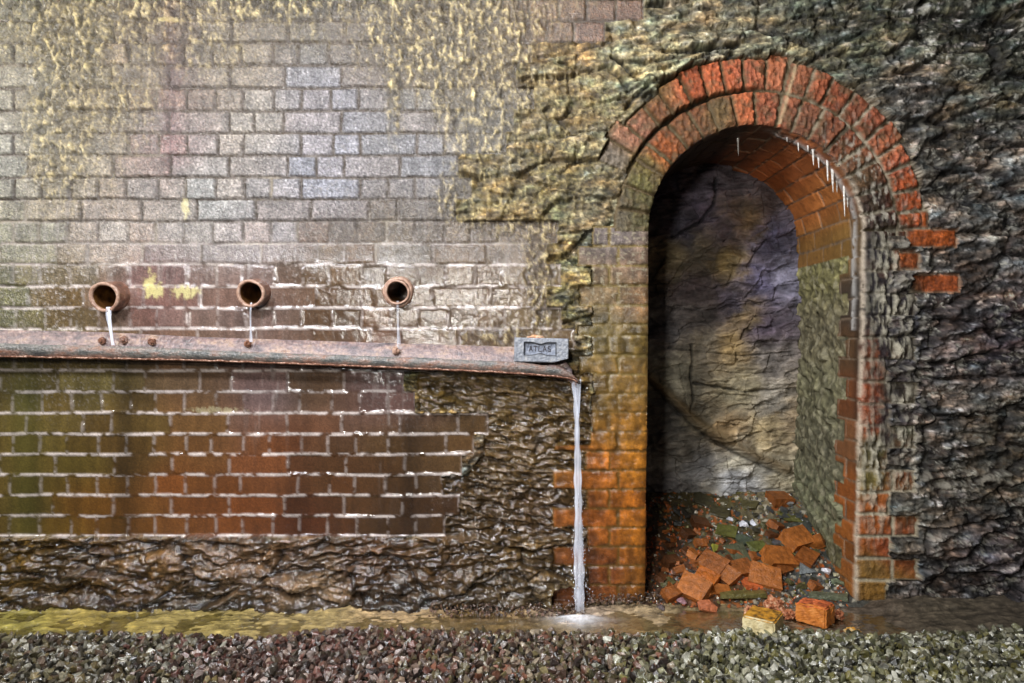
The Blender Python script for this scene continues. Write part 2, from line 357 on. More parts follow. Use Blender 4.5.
    ca = rbf(u+3*n1, v+3*n1, ARCH, 10)*np.array([.80, 1.0, .95])
    cab = ca*(.62+.5*rnd(ki, 322))[..., None]*np.exp(1.1*worn+.4*n3)[..., None]
    cab = mixc(cab, lin((92,76,50))*np.ones(N+(3,))*(1+.6*n1)[..., None], ss(.0, .3, fbm(u/11., v/11., 3, 323))*.6)
    am = mixc(lin((96,80,52))*np.ones(N+(3,)), lin((168,156,132))*np.ones(N+(3,)), ss(1.7, .7, th)*ss(-.2, .2, n1+.1)*.85)
    cab = mixc(am*(1+.5*n1)[..., None], cab, ba)
    cab = cab*(1-.85*crk)[..., None]
    # dark and lime on the right inner ring
    dkr = ss(.75, .35, th)*(~outer)*ss(-.35, .1, n1+.25)
    cab = cab*(1-.45*dkr)[..., None]
    lmr = ss(.10, .3, fbm(u/5., v/14., 3, 325))*ss(1.3, .5, th)*np.where(outer, .35, .9)
    cab = mixc(cab, lin((186,178,160))*np.ones(N+(3,)), np.clip(lmr*.8, 0, 1))
    # pale crack at about one o'clock
    pc = np.exp(-((u-797+ (v-60)*.28)/2.)**2)*((v > 48) & (v < 125))
    cab = mixc(cab, lin((190,170,130))*np.ones(N+(3,)), pc*.7)
    h = np.where(ring, ha, h); c = np.where(ring[..., None], cab, c)
    rough = np.where(ring, .36, rough); coat = np.where(ring, .25, coat)
    reg = np.where(ring, 2, reg)
    # ---------------- right jamb, toothed into the rubble
    cr_ = np.arange(600-22.*17, 640, 22.0)+1.5
    rr_, cidr, dur, dvr, bxr, byr, vtr = row_bricks(u, v, cr_, 0, 30, 401, 1.0)
    oddr = (rr_ % 2) == 1
    ext = np.where(oddr, 914, 887)+3*n1+4*(_h(rr_, rr_*0, 402)-.5)
    half = np.where(oddr, 891, 2000)
    mr = (u > 800) & (u < ext) & (v >= 232) & (v < 600)
    er = np.minimum(np.minimum(np.abs(u-ext), np.abs(u-half)), dvr)
    isl = np.zeros(N, bool)
    for (x0, y0, x1, y1) in ((904,229,955,248),(908,274,958,293),(918,211,926,228),(896,252,918,270)):
        mI = (u > x0+1.5*n1) & (u < x1+2*n1) & (v > y0+1.5*n1) & (v < y1+1.5*n1)
        eI = np.minimum(np.minimum(u-x0, x1-u), np.minimum(v-y0, y1-v))
        er = np.where(mI, eI, er); isl |= mI
    mr = mr | isl
    bR = ss(.5, 2.8, er+.9*n1)
    wr = fbm(u/8., v/8., 4, 410)
    hR = (.012+(cidr-.5)*.006+wr*.007)*bR + (.006+.008*n1)*(1-bR)
    cR = rbf(u+3*n1, v+3*n1, RJ, 9)*np.array([.86, 1.12, .70])*(1+.7*wr+.3*n3)[..., None]
    cR = np.where(isl[..., None], cR*.78*np.exp(1.4*n1+.5*n3)[..., None], cR)
    mortR = lin((176,164,136))*np.ones(N+(3,))*(1+.5*n1)[..., None]
    up = 1-ss(440, 500, v)
    cR = mixc(mixc(mortR, cR*.8, up*.5), cR, bR)
    en = blobs(u, v, [(885,290,10,50,1),(898,330,9,60,1),(902,420,8,50,.9),(872,470,10,40,1),(893,250,6,40,.7),(876,510,8,20,.7),(900,470,12,40,.6),(868,350,5,60,.4)])*ss(-.08, .22, fbm(u/4.5, v/18., 4, 415)+.06)
    en = np.where(isl, 0, en)
    dkn = blobs(u, v, [(878,270,14,40,.85),(890,320,20,60,.8),(885,400,12,40,.6),(885,440,14,20,.5)])*ss(-.1, .25, fbm(u/12., v/12., 3, 418)+.1)
    dkn = np.where(isl, 0, dkn)
    dkn = np.clip(dkn+.55*blobs(u, v, [(880,300,26,55,1),(890,420,20,30,.8)])*(~isl), 0, .95)
    cR = mixc(cR, lin((42,36,40))*np.ones(N+(3,))*(1+.8*wr)[..., None], dkn)
    cR = mixc(cR, lin((200,192,168))*np.ones(N+(3,))*(1+.5*wr)[..., None], en*.85)
    hR = hR + en*(.006+.010*np.clip(wr+.2, 0, 1))
    h = np.where(mr, hR, h); c = np.where(mr[..., None], cR, c)
    rough = np.where(mr, .38, rough); coat = np.where(mr, .3, coat)
    reg = np.where(mr, 2, reg)
    # lime spreading over the rubble right of the jamb
    e2 = blobs(u, v, [(905,310,10,50,.9),(915,200,6,40,.5),(920,250,10,12,.6),(908,440,10,50,.8),(960,480,40,8,.7),(925,140,5,30,.4)])*ss(-.1, .25, fbm(u/7., v/12., 4, 430))*(reg == 0)
    c = mixc(c, lin((196,188,168))*np.ones(N+(3,)), e2*.8); h = h + e2*.006
    # white lime line down the arris of the opening
    sd = niche_sdf(u, v)
    ar = np.exp(-(sd/2.2)**2)*np.where(v > 232, ss(800, 820, u), ss(.75, .2, th))*ss(-.4, .1, n1+.15)
    c = mixc(c, lin((214,196,172))*np.ones(N+(3,)), ar*.8)
    # worn arris
    h = h - .008*np.exp(-np.maximum(sd, 0)/2.2)
    gb = ss(320, 328, v)*(1-ss(372, 382, v))*(1-ss(566, 576, u)); h = h*(1-gb)+np.minimum(h, .007)*gb
    # dark line at the foot
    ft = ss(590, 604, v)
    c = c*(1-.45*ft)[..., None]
    c = np.clip(c*(1+.16*fine)[..., None], .002, .92)
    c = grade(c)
    grain_ = np.where(inside & ~mj, 1-.92*lowS*(1-.7*np.maximum(cw, spk)), 1.)
    grain_ = np.where(mj, .35+.5*top, grain_); grain_ = np.where(wetm > .5, .35, grain_)
    field.grain = grain_
    return h, c, np.clip(rough, .08, .9), np.clip(coat, 0, 1), reg

def uv2xz(u, v): return (u-512)*K, ZC-(v-341.5)*K

# ------------------------------------------------------------------ materials
def mat(name):
    m = bpy.data.materials.new(name); m.use_nodes = True
    nt = m.node_tree; nt.nodes.clear()
    out = nt.nodes.new('ShaderNodeOutputMaterial'); b = nt.nodes.new('ShaderNodeBsdfPrincipled')
    nt.links.new(b.outputs[0], out.inputs[0]); return m, nt, b, out
def N_(nt, t, **kw):
    n = nt.nodes.new(t)
    for k, v in kw.items(): setattr(n, k, v)
    return n
def noise(nt, scale, detail=4, rough=.55, vec=None, coord='Object', stretch=None):
    tc = N_(nt, 'ShaderNodeTexCoord'); n = N_(nt, 'ShaderNodeTexNoise')
    n.inputs['Scale'].default_value = scale; n.inputs['Detail'].default_value = detail; n.inputs['Roughness'].default_value = rough
    if stretch:
        mp = N_(nt, 'ShaderNodeMapping'); mp.inputs['Scale'].default_value = stretch
        nt.links.new(tc.outputs[coord], mp.inputs[0]); nt.links.new(mp.outputs[0], n.inputs['Vector'])
    else: nt.links.new(tc.outputs[coord], n.inputs['Vector'])
    return n
def ramp(nt, fac, stops):
    r = N_(nt, 'ShaderNodeValToRGB'); el = r.color_ramp.elements
    while len(el) < len(stops): el.new(.5)
    for e, (p, c) in zip(el, stops):
        e.position = p; l = lin(c); e.color = (l[0], l[1], l[2], 1)
    nt.links.new(fac, r.inputs[0]); return r
def mrange(nt, fac, a, b, c, d):
    m = N_(nt, 'ShaderNodeMapRange'); nt.links.new(fac, m.inputs[0])
    for i, x in enumerate((a, b, c, d)): m.inputs[i+1].default_value = x
    return m
def bump(nt, b, hsock, dist, strength=1., coat=True):
    bp = N_(nt, 'ShaderNodeBump'); bp.inputs['Strength'].default_value = strength; bp.inputs['Distance'].default_value = dist
    nt.links.new(hsock, bp.inputs['Height']); nt.links.new(bp.outputs[0], b.inputs['Normal'])
    if coat: nt.links.new(bp.outputs[0], b.inputs['Coat Normal'])
    return bp

def masonry_mat(name, gs=170, bd=.0055):
    m, nt, b, out = mat(name)
    at = N_(nt, 'ShaderNodeAttribute', attribute_name='Col')
    ar = N_(nt, 'ShaderNodeAttribute', attribute_name='wet')   # x roughness, y coat
    sp = N_(nt, 'ShaderNodeSeparateXYZ'); nt.links.new(ar.outputs['Vector'], sp.inputs[0])
    n = noise(nt, gs*1.6, 3, .6)
    mr = mrange(nt, n.outputs[0], .3, .7, .78, 1.22)
    mx = N_(nt, 'ShaderNodeVectorMath', operation='SCALE')
    nt.links.new(at.outputs['Color'], mx.inputs[0]); nt.links.new(mr.outputs[0], mx.inputs['Scale'])
    nt.links.new(mx.outputs[0], b.inputs['Base Color'])
    n2 = noise(nt, 60, 5, .6)
    rm = mrange(nt, n2.outputs[0], .3, .7, -.08, .08)
    ad = N_(nt, 'ShaderNodeMath', operation='ADD'); ad.use_clamp = True
    nt.links.new(sp.outputs[0], ad.inputs[0]); nt.links.new(rm.outputs[0], ad.inputs[1])
    nt.links.new(ad.outputs[0], b.inputs['Coat Roughness'])
    b.inputs['Roughness'].default_value = .7
    b.inputs['Specular IOR Level'].default_value = .12
    nt.links.new(sp.outputs[1], b.inputs['Coat Weight']); b.inputs['Coat IOR'].default_value = 1.6
    n3 = noise(nt, gs, 4, .62)
    bp = bump(nt, b, n3.outputs[0], bd, 1.); nt.links.new(sp.outputs[2], bp.inputs['Strength'])
    return m

def setcols(me, c, rough=None, coat=None, grain=1.):
    n = len(me.vertices)
    a = me.color_attributes.new('Col', 'FLOAT_COLOR', 'POINT')
    buf = np.ones((n, 4), np.float32); buf[:, :3] = c; a.data.foreach_set('color', buf.ravel())
    if rough is not None:
        w = me.attributes.new('wet', 'FLOAT_VECTOR', 'POINT')
        wb = np.zeros((n, 3), np.float32); wb[:, 0] = rough; wb[:, 1] = coat; wb[:, 2] = grain; w.data.foreach_set('vector', wb.ravel())
def np_mesh(name, verts, quads, smooth=True):
    me = bpy.data.meshes.new(name)
    nv = len(verts); nq = len(quads); k = quads.shape[1]
    me.vertices.add(nv); me.vertices.foreach_set('co', np.asarray(verts, np.float32).ravel())
    me.loops.add(nq*k); me.loops.foreach_set('vertex_index', quads.astype(np.int32).ravel())
    me.polygons.add(nq); me.polygons.foreach_set('loop_start', np.arange(0, nq*k, k, dtype=np.int32))
    me.polygons.foreach_set('loop_total', np.full(nq, k, np.int32))
    me.polygons.foreach_set('use_smooth', np.full(nq, bool(smooth)))
    me.update(); me.validate(); return me
def link(name, me, m=None, parent=None, **props):
    o = bpy.data.objects.new(name, me); COL.objects.link(o)
    if m is not None and me is not None: me.materials.append(m)
    if parent is not None: o.parent = parent
    for k, v in props.items(): o[k] = v
    return o
def tag(o, label, cat, group=None):
    o['label'] = label; o['category'] = cat
    if group: o['group'] = group
    return o
def grid_quads(nr, nc):
    i = np.arange(nr*nc).reshape(nr, nc)
    return np.stack([i[:-1, :-1], i[1:, :-1], i[1:, 1:], i[:-1, 1:]], -1).reshape(-1, 4)

M_wall = masonry_mat('wet_masonry')
# ------------------------------------------------------------------ wall face
us = np.arange(-250, 1300, CELL); vs = np.arange(-130, 634, CELL)
U, V = np.meshgrid(us, vs)
sd = niche_sdf(U, V)
eps = .5
near = np.abs(sd) < .62*CELL
gu = (niche_sdf(U+eps, V)-niche_sdf(U-eps, V))/(2*eps); gv = (niche_sdf(U, V+eps)-niche_sdf(U, V-eps))/(2*eps)
gl = np.maximum(np.hypot(gu, gv), .3)
U = np.where(near, U-sd*gu/gl**2, U); V = np.where(near, V-sd*gv/gl**2, V)
H, C, R_, CT, REG = field(U, V); GRN = field.grain.ravel()
X, Z = uv2xz(U, V)
P = np.stack([X, -H, Z], -1).reshape(-1, 3)
Q = grid_quads(*U.shape)
hole = np.zeros(U.shape, bool)
for (hu, hv, hr_) in ((115.2,297,13.0),(257.5,294,12.2),(398.5,292.5,11.0)): hole |= np.hypot(U-hu, V-hv) < hr_
keepv = (~(((sd < 0) & ~near) | hole)).ravel()
Q = Q[keepv[Q].all(1)]
uc = U.ravel()[Q].mean(1); vc = V.ravel()[Q].mean(1)
Q = Q[niche_sdf(uc, vc) > -.2]
regf = REG.ravel()[Q[:, 0]]
Cf = C.reshape(-1, 3); Rf = R_.ravel(); Tf = CT.ravel()
def sub(name, q, **kw):
    used = np.unique(q); remap = np.zeros(len(P), np.int64); remap[used] = np.arange(len(used))
    me = np_mesh(name, P[used], remap[q]); setcols(me, Cf[used], Rf[used], Tf[used], GRN[used])
    return link(name, me, M_wall, **kw)
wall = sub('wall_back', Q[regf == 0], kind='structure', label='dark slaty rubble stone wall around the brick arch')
sub('brick_facing', Q[regf == 1], parent=wall, label='weathered wet brick courses, lime-streaked above and brown below')
sub('rock_footing', Q[regf == 3], parent=wall, label='wet dark rough rock under the brick courses')
sub('brick_quoin', Q[regf == 4], parent=wall, label='ochre and orange wet bricks left of the niche')
arch = sub('trim_1', Q[regf == 2], kind='structure', label='weathered orange brick arch and jamb around the niche')

# ------------------------------------------------------------------ niche lining
pr = []
v = 634.
while v > 232: pr.append((float(xl_edge(np.array(v))), v)); v -= 1.5
nA = 230
for i in range(nA+1):
    a = math.pi*(1-i/nA); pr.append((755+107*math.cos(a), 232-107*math.sin(a)))
v = 233.5
while v < 634: pr.append((float(xr_edge(np.array(v))), v)); v += 1.5
pr = np.array(pr); ns = len(pr)
tg = np.gradient(pr, axis=0); tg /= np.linalg.norm(tg, axis=1)[:, None]
nrm = np.stack([-tg[:, 1], tg[:, 0]], 1)     # pointing into the opening
if nrm[ns//2, 1] < 0: nrm = -nrm
arc = np.concatenate([[0], np.cumsum(np.linalg.norm(np.diff(pr, axis=0), axis=1))])
nt_ = 130
t = np.linspace(0, 1, nt_)**1.0
hE, cE, rE, tE, _ = field(pr[:, 0], pr[:, 1])
S, T = np.meshgrid(arc, t, indexing='ij')
Dp = T*(NICHE_D/K+6)                        # depth in wall units
sR = arc[-1]-S                              # arc from the right foot
PU = pr[:, 0][:, None]+0*T; PV = pr[:, 1][:, None]+0*T
n1 = fbm(S/9., Dp/9., 4, 501); n2 = fbm(S/40., Dp/40., 3, 502)
# bricks: rows follow the profile, stretchers run into the depth
cs = np.arange(-10, arc[-1]+40, 20.6)
k = np.floor((S+1.5*n2)/20.6); fs = (S+1.5*n2)/20.6-k
off = np.where(k % 2 == 0, 0, 21.)
q = (Dp+off+2*n2)/42.; kd = np.floor(q); fd = q-kd
idb = _h(k, kd, 510)
eb = np.minimum(np.minimum(fs, 1-fs)*20.6, np.minimum(fd, 1-fd)*42)
bb = ss(.0, 1.5, eb+1.1*n1)
isarch = (PV < 252) | (PU < 700)
tooth = np.where((np.floor((PV-600)/22.) % 2) == 0, 26, 44)
isb = isarch | (Dp < tooth)
hb = (.004+(idb-.5)*.009+n1*.003)*bb - .002*(1-bb)
sl, saw, lay, rd = slate(Dp*1.4+30, PV+Dp*.25, 520, .0, 13.)
hs = (sl-.5)*.008 + n1*.006 + .010*n2 + facets((Dp+4*n1)/26., (PV+Dp*.35+6*n1)/13., 691, 1.3)[0]*.022
hl = np.where(isb, hb, hs)
LIN = [(650,230,20,14,12),(670,160,22,16,12),(700,140,30,20,14),(740,127,52,34,24),(765,128,110,62,38),(800,160,190,98,48),(830,200,186,104,46),(850,240,140,96,44),(862,300,70,52,42),(862,350,90,58,36),(860,400,120,62,30),(860,440,120,70,40),(858,500,170,86,26),(856,560,150,80,26),(855,600,160,90,30)]  # vault's left tones set near black, its shade put into the colour
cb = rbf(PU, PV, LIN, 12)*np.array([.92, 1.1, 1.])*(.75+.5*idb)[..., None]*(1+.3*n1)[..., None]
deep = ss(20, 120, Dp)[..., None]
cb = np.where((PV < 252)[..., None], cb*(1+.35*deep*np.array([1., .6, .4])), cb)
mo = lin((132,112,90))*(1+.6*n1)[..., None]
cb = mixc(mo*np.where((PV < 252)[..., None], np.where((PU > 760)[..., None], 1., .2), 1.), cb, bb)  # mortar left of the crown darkened along with that painted shade
LST = [(0,260,118,112,70),(0,330,112,104,78),(0,400,110,106,78),(0,460,100,96,74),(0,520,112,112,84),(0,600,100,92,60)]
cst = rbf(0*PU, PV, LST, 30)*(.7+.7*np.clip(rd, 0, 1))[..., None]*np.exp(1.0*n1+.3*lay+.9*fbm(Dp/10., PV/12., 4, 531))[..., None]*.85
veil = ss(.12, .3, fbm(S/14., Dp/8., 3, 530))
cst = mixc(cst, lin((168,160,130))*np.ones(cst.shape), veil*.55)
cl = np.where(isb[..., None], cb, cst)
# lime curtain behind the arris on the right of the arch
lc = np.exp(-((Dp-13-6*n2)/5.)**2)*ss(760, 800, PU)*(PV < 330)*ss(-.4, 0, n1+.1)
cl = mixc(cl, lin((196,192,186))*np.ones(cl.shape), lc*.85); hl = hl+lc*.006
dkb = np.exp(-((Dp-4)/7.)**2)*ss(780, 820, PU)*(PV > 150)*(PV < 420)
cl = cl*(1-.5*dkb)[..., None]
ln2 = ss(5, 0, Dp)[..., None]
hl = hl*ss(0, 6, Dp)
cl = grade(cl)
cl = cl*(1-ln2)+cE[:, None, :]*ln2
UU = PU+nrm[:, 0][:, None]*hl/K; VV = PV+nrm[:, 1][:, None]*hl/K
Xl, Zl = uv2xz(UU, VV)
Yl = -hE[:, None]*(1-ss(0, .05, T)) + Dp*K
Pl = np.stack([Xl, Yl, Zl], -1).reshape(-1, 3)
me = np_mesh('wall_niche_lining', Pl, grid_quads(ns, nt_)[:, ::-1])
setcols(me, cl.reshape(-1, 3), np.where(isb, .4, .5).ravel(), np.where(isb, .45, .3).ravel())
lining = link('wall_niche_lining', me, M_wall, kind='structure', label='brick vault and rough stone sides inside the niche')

# back of the niche
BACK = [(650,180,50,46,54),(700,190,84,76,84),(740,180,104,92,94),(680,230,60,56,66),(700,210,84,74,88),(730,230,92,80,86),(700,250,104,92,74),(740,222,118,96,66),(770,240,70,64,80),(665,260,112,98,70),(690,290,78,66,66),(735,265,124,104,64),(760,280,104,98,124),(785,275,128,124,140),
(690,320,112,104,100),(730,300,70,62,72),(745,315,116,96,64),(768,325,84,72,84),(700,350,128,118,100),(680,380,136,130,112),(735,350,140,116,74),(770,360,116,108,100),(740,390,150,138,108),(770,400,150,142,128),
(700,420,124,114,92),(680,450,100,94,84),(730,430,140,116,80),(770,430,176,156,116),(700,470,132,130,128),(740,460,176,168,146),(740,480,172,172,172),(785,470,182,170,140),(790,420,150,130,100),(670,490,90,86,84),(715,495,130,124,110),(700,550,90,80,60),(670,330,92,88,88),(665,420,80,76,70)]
DB = D+NICHE_D
ub = np.arange(640, 872, .8); vb = np.arange(118, 640, .8)
Ub, Vb = np.meshgrid(ub, vb)                 # wall units
pu = 512+(Ub-512)*D/DB; pv = 341.5+(Vb-341.5)*D/DB
n1 = fbm(pu/12., pv/9., 4, 601); n2 = fbm(pu/50., pv/40., 3, 602)
wq = (pv+.10*pu+9*n2+3*n1)/15.
lay = _h(np.floor(wq), np.floor((pu+20*n2)/60.+_h(np.floor(wq), 0*wq, 3)*5), 604); sw = wq-np.floor(wq)
crk = np.exp(-(np.minimum(sw, 1-sw)/.05)**2)*ss(-.15, .2, fbm(pu/30., pv/20., 2, 606))
f1, f2, sid = worley((pu+10*n2)/42., (pv+.25*pu+8*n2)/24., 607)
crk2 = (1-ss(0, .05, f2-f1))*ss(-.1, .3, n2+.15)
rid = ridged(pu/40., pv/16., 4, 610)
fB, fBi, fBe = facets((pu+8*n2+3*n1)/26., (pv+.12*pu+6*n2+2*n1)/15., 695, 1.2)
hbk = fB*.022+(lay-.5)*.010+(sid-.5)*.018+rid*.016+n1*.006+.02*n2-.010*crk-.006*crk2
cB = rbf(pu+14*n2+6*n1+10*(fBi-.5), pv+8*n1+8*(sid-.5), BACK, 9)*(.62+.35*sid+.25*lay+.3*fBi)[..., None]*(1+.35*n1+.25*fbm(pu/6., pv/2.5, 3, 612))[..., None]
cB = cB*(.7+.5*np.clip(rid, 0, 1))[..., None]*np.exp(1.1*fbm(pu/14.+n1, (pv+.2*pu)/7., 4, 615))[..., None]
def seg(pts, w):
    d = np.full(pu.shape, 1e9)
    for (x0, y0), (x1, y1) in zip(pts[:-1], pts[1:]):
        dx, dy = x1-x0, y1-y0; tt = np.clip(((pu-x0)*dx+(pv-y0)*dy)/(dx*dx+dy*dy), 0, 1)
        d = np.minimum(d, np.hypot(pu-x0-tt*dx, pv-y0-tt*dy))
    return np.exp(-((d+n1*1.2)/w)**2)
for pts, w, a in (([(716,178),(713,205),(700,222),(672,237)], 1.5, 1), ([(691,345),(690,380),(693,400),(690,410)], 1.2, .9), ([(693,383),(712,386),(745,392)], 1.3, .9), ([(745,392),(790,388)], 1., .6), ([(668,348),(740,356),(790,352)], 1., .6)):
    s_ = seg(pts, w); cB = cB*(1-.85*a*s_)[..., None]; hbk = hbk-.016*a*s_
s_ = seg([(648,376),(672,398),(700,424),(740,448),(786,468)], 4.5)   # sloping ledge
hbk = hbk+.030*s_; cB = mixc(cB, lin((112,92,58))*np.ones(cB.shape), s_*.75)
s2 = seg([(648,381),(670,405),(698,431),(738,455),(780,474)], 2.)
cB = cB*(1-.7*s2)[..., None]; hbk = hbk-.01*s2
cB = grade(cB*1.1)
Xb, Zb = uv2xz(Ub, Vb)
Pb = np.stack([Xb, NICHE_D-hbk, Zb], -1).reshape(-1, 3)
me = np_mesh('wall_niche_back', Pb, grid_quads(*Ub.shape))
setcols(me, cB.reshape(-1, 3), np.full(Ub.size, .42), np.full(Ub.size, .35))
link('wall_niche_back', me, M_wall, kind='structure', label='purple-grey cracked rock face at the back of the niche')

# lime curtain and stalactites hanging from the arch edge
M_lime, nt, b, out = mat('white_lime')
n = noise(nt, 90, 4); r = ramp(nt, n.outputs[0], [(.3, (168,160,146)), (.7, (232,228,222))]); nt.links.new(r.outputs[0], b.inputs['Base Color'])
b.inputs['Roughness'].default_value = .3; b.inputs['Coat Weight'].default_value = .6; bump(nt, b, n.outputs[0], .003)
def cone_mesh(name, L, r0, seg=8, rings=9, bend=.1, seed=0, tip=.12):
    rg = random.Random(seed); vs_, fs_ = [], []
    for i in range(rings):
        f = i/(rings-1); rad = r0*((1-f)**.7*(1-tip)+tip)*(1+.25*rg.uniform(-1, 1))
        for j in range(seg):
            a = 2*math.pi*j/seg; vs_.append((rad*math.cos(a)+bend*L*f*f*.2, rad*math.sin(a), -L*f))
    for i in range(rings-1):
        for j in range(seg):
            a, b2 = i*seg+j, i*seg+(j+1) % seg; fs_.append((a, a+seg, b2+seg, b2))
    fs_.append(tuple((rings-1)*seg+j for j in range(seg))); fs_.append(tuple(range(seg))[::-1])
    me = bpy.data.meshes.new(name); me.from_pydata(vs_, [], fs_)
    for p in me.polygons: p.use_smooth = True
    return me
for i, (a, L, r0, dep) in enumerate(((92,20,1.3,40),(63,12,1.2,12),(54,18,1.5,10),(49,14,1.4,14),(44,22,1.6,9),(39,26,1.6,11),(33,16,1.3,16),(28,34,1.6,10),(22,14,1.5,13),(58,9,1.2,8),(70,8,1.,11))):
    a = math.radians(a); uu = 755+106.5*math.cos(a); vv = 232-106.5*math.sin(a)
    x, z = uv2xz(uu, vv)
    o = link('stalactite', cone_mesh('stalactite', L*K, r0*K, seed=i), M_lime, parent=arch); o.location = (x, dep*K, z+.004)

# ------------------------------------------------------------------ ground
M_ground = masonry_mat('channel_bed', 120, .004)
gx = np.arange(-2.8, 2.9, .0072); gy = np.arange(-1.5, .12, .0065)
GX, GY = np.meshgrid(gx, gy)
def ground_h(x, y):
    x = np.asarray(x, float); y = np.asarray(y, float)
    g = fbm(x*7, y*7, 3, 702)
    ch = -.004+.016*g+.006*ss(-.1, -.6, x)
    ch = ch + .014*ss(-.1, .05, x-.25)*ss(-.2, -.1, y)*0
    # slab on the right, silt shelves on the left
    ch = ch + .022*ss(1.25, 1.4, x)
    ch = ch + .012*ss(-.05, .0, y+.04)
    bed = .004+.012*fbm(x*5, y*5, 2, 705)
    bank = ss(-.245, -.32, y+.04*fbm(x*2.2, y*0, 3, 704)+.02*np.exp(-((x-.3)/.5)**2))
    return ch*(1-bank) + bed*bank
GH = ground_h(GX, GY)
px = 512+GX*F/np.maximum(D+GY, .4); 
GC = [(0,.6,126,120,44),(100,.6,142,128,52),(200,.6,134,122,56),(300,.6,140,126,66),(400,.6,150,130,78),(500,.6,140,118,66),(578,.6,176,160,116),(640,.6,150,134,84),(700,.6,112,100,56),(780,.6,100,86,54),(860,.6,76,68,46),(940,.6,76,70,46),(1020,.6,72,66,44)]
uG = px; cG = rbf(uG, 0*uG, [(a, 0, r_, g_, b_) for a, _, r_, g_, b_ in GC], 30)
gn = fbm(GX*14, GY*40, 4, 710); gn2 = fbm(GX*6, GY*26, 3, 712)
gf = fbm(GX*45, GY*90, 3, 716)
cG = cG*np.exp(.9*gn+1.1*gf)[..., None]
cG = cG*(1-.45*ss(.12, .4, gn2))[..., None]
cG = mixc(cG, lin((60,56,44))*np.ones(cG.shape), ss(-.27, -.33, GY))
rocks = ss(.1, .3, fbm(GX*22, GY*30, 3, 714))*np.exp(-((GX-.62)/.16)**2)
cG = cG*(1-.5*rocks)[..., None]
cG = grade(cG*1.35*np.array([1.0, .93, 1.35]))
me = np_mesh('floor', np.stack([GX, GY, GH+.005*gn+.004*gf], -1).reshape(-1, 3), grid_quads(*GX.shape))
rg_ = np.where(px > 850, .5, .3); setcols(me, cG.reshape(-1, 3), rg_.ravel(), np.where(px > 850, .4, .8).ravel())
link('floor', me, M_ground, kind='structure', label='yellow-brown silt bed of the drain channel')

# shallow water
M_water, nt, b, out = mat('shallow_water')
tr = N_(nt, 'ShaderNodeBsdfTransparent'); tr.inputs[0].default_value = (.93, .92, .80, 1)
gl_ = N_(nt, 'ShaderNodeBsdfGlossy'); gl_.inputs['Roughness'].default_value = .10
fr_ = N_(nt, 'ShaderNodeFresnel'); fr_.inputs[0].default_value = 1.33
mx_ = N_(nt, 'ShaderNodeMixShader'); nw = noise(nt, 40, 4)
bp = N_(nt, 'ShaderNodeBump'); bp.inputs['Distance'].default_value = .003; nt.links.new(nw.outputs[0], bp.inputs['Height'])
nt.links.new(bp.outputs[0], gl_.inputs['Normal'])
hf = N_(nt, 'ShaderNodeMath', operation='MULTIPLY'); hf.inputs[1].default_value = .55; nt.links.new(fr_.outputs[0], hf.inputs[0]); nt.links.new(hf.outputs[0], mx_.inputs[0]); nt.links.new(tr.outputs[0], mx_.inputs[1]); nt.links.new(gl_.outputs[0], mx_.inputs[2])
nt.links.new(mx_.outputs[0], out.inputs[0])
wx = np.arange(-2.45, 1.36, .02); wy = np.arange(-.36, .0, .02); WX, WY = np.meshgrid(wx, wy)
WZ = .0005+.0012*fbm(WX*9, WY*14, 3, 720)
me = np_mesh('channel_water', np.stack([WX, WY, WZ], -1).reshape(-1, 3), grid_quads(*WX.shape))
o = link('channel_water', me, M_water); o['kind'] = 'structure'; o['label'] = 'shallow clear water over yellow silt along the wall foot'

# ------------------------------------------------------------------ stones
M_stone, nt, b, out = mat('wet_stone')
at = N_(nt, 'ShaderNodeAttribute', attribute_name='Col')
n = noise(nt, 110, 4, .6); mr_ = mrange(nt, n.outputs[0], .3, .7, .6, 1.4)
mx = N_(nt, 'ShaderNodeVectorMath', operation='SCALE'); nt.links.new(at.outputs['Color'], mx.inputs[0]); nt.links.new(mr_.outputs[0], mx.inputs['Scale'])
nt.links.new(mx.outputs[0], b.inputs['Base Color']); b.inputs['Roughness'].default_value = .45
b.inputs['Coat Weight'].default_value = 1; b.inputs['Coat Roughness'].default_value = .14
bump(nt, b, n.outputs[0], .0025)

def hull(seed, n=14, sx=1, sy=1, sz=1, boxy=0.):
    """angular stone: convex hull of scattered points; boxy>0 pulls them to a box's corners"""
    rg = random.Random(seed); bm = bmesh.new()
    if boxy:
        for cx in (-1, 1):
            for cy in (-1, 1):
                for cz in (-1, 1):
                    for _ in range(1):
                        bm.verts.new([c_*(1-rg.random()*(1-boxy)) for c_ in (cx, cy, cz)])
    else:
        for _ in range(n):
            v_ = Vector((rg.gauss(0, 1), rg.gauss(0, 1), rg.gauss(0, 1))); v_.normalize(); bm.verts.new(v_*(.8+.3*rg.random()))
    r_ = bmesh.ops.convex_hull(bm, input=bm.verts)
    bmesh.ops.delete(bm, geom=[g for g in r_['geom_interior'] if isinstance(g, bmesh.types.BMVert)], context='VERTS')
    bmesh.ops.dissolve_limit(bm, angle_limit=.12, verts=bm.verts, edges=bm.edges)
    bmesh.ops.triangulate(bm, faces=bm.faces)
    bmesh.ops.recalc_face_normals(bm, faces=bm.faces)
    co = np.array([v_.co for v_ in bm.verts])*np.array([sx, sy, sz]); bm.verts.index_update()
    fa = np.array([[v_.index for v_ in f.verts] for f in bm.faces]); bm.free()
    return co, fa
HULLS = [hull(s, 9+s % 5) for s in range(14)]
def rotm(rg):
    return np.array(Euler((rg.uniform(0, 6.28), rg.uniform(0, 6.28), rg.uniform(0, 6.28))).to_matrix())
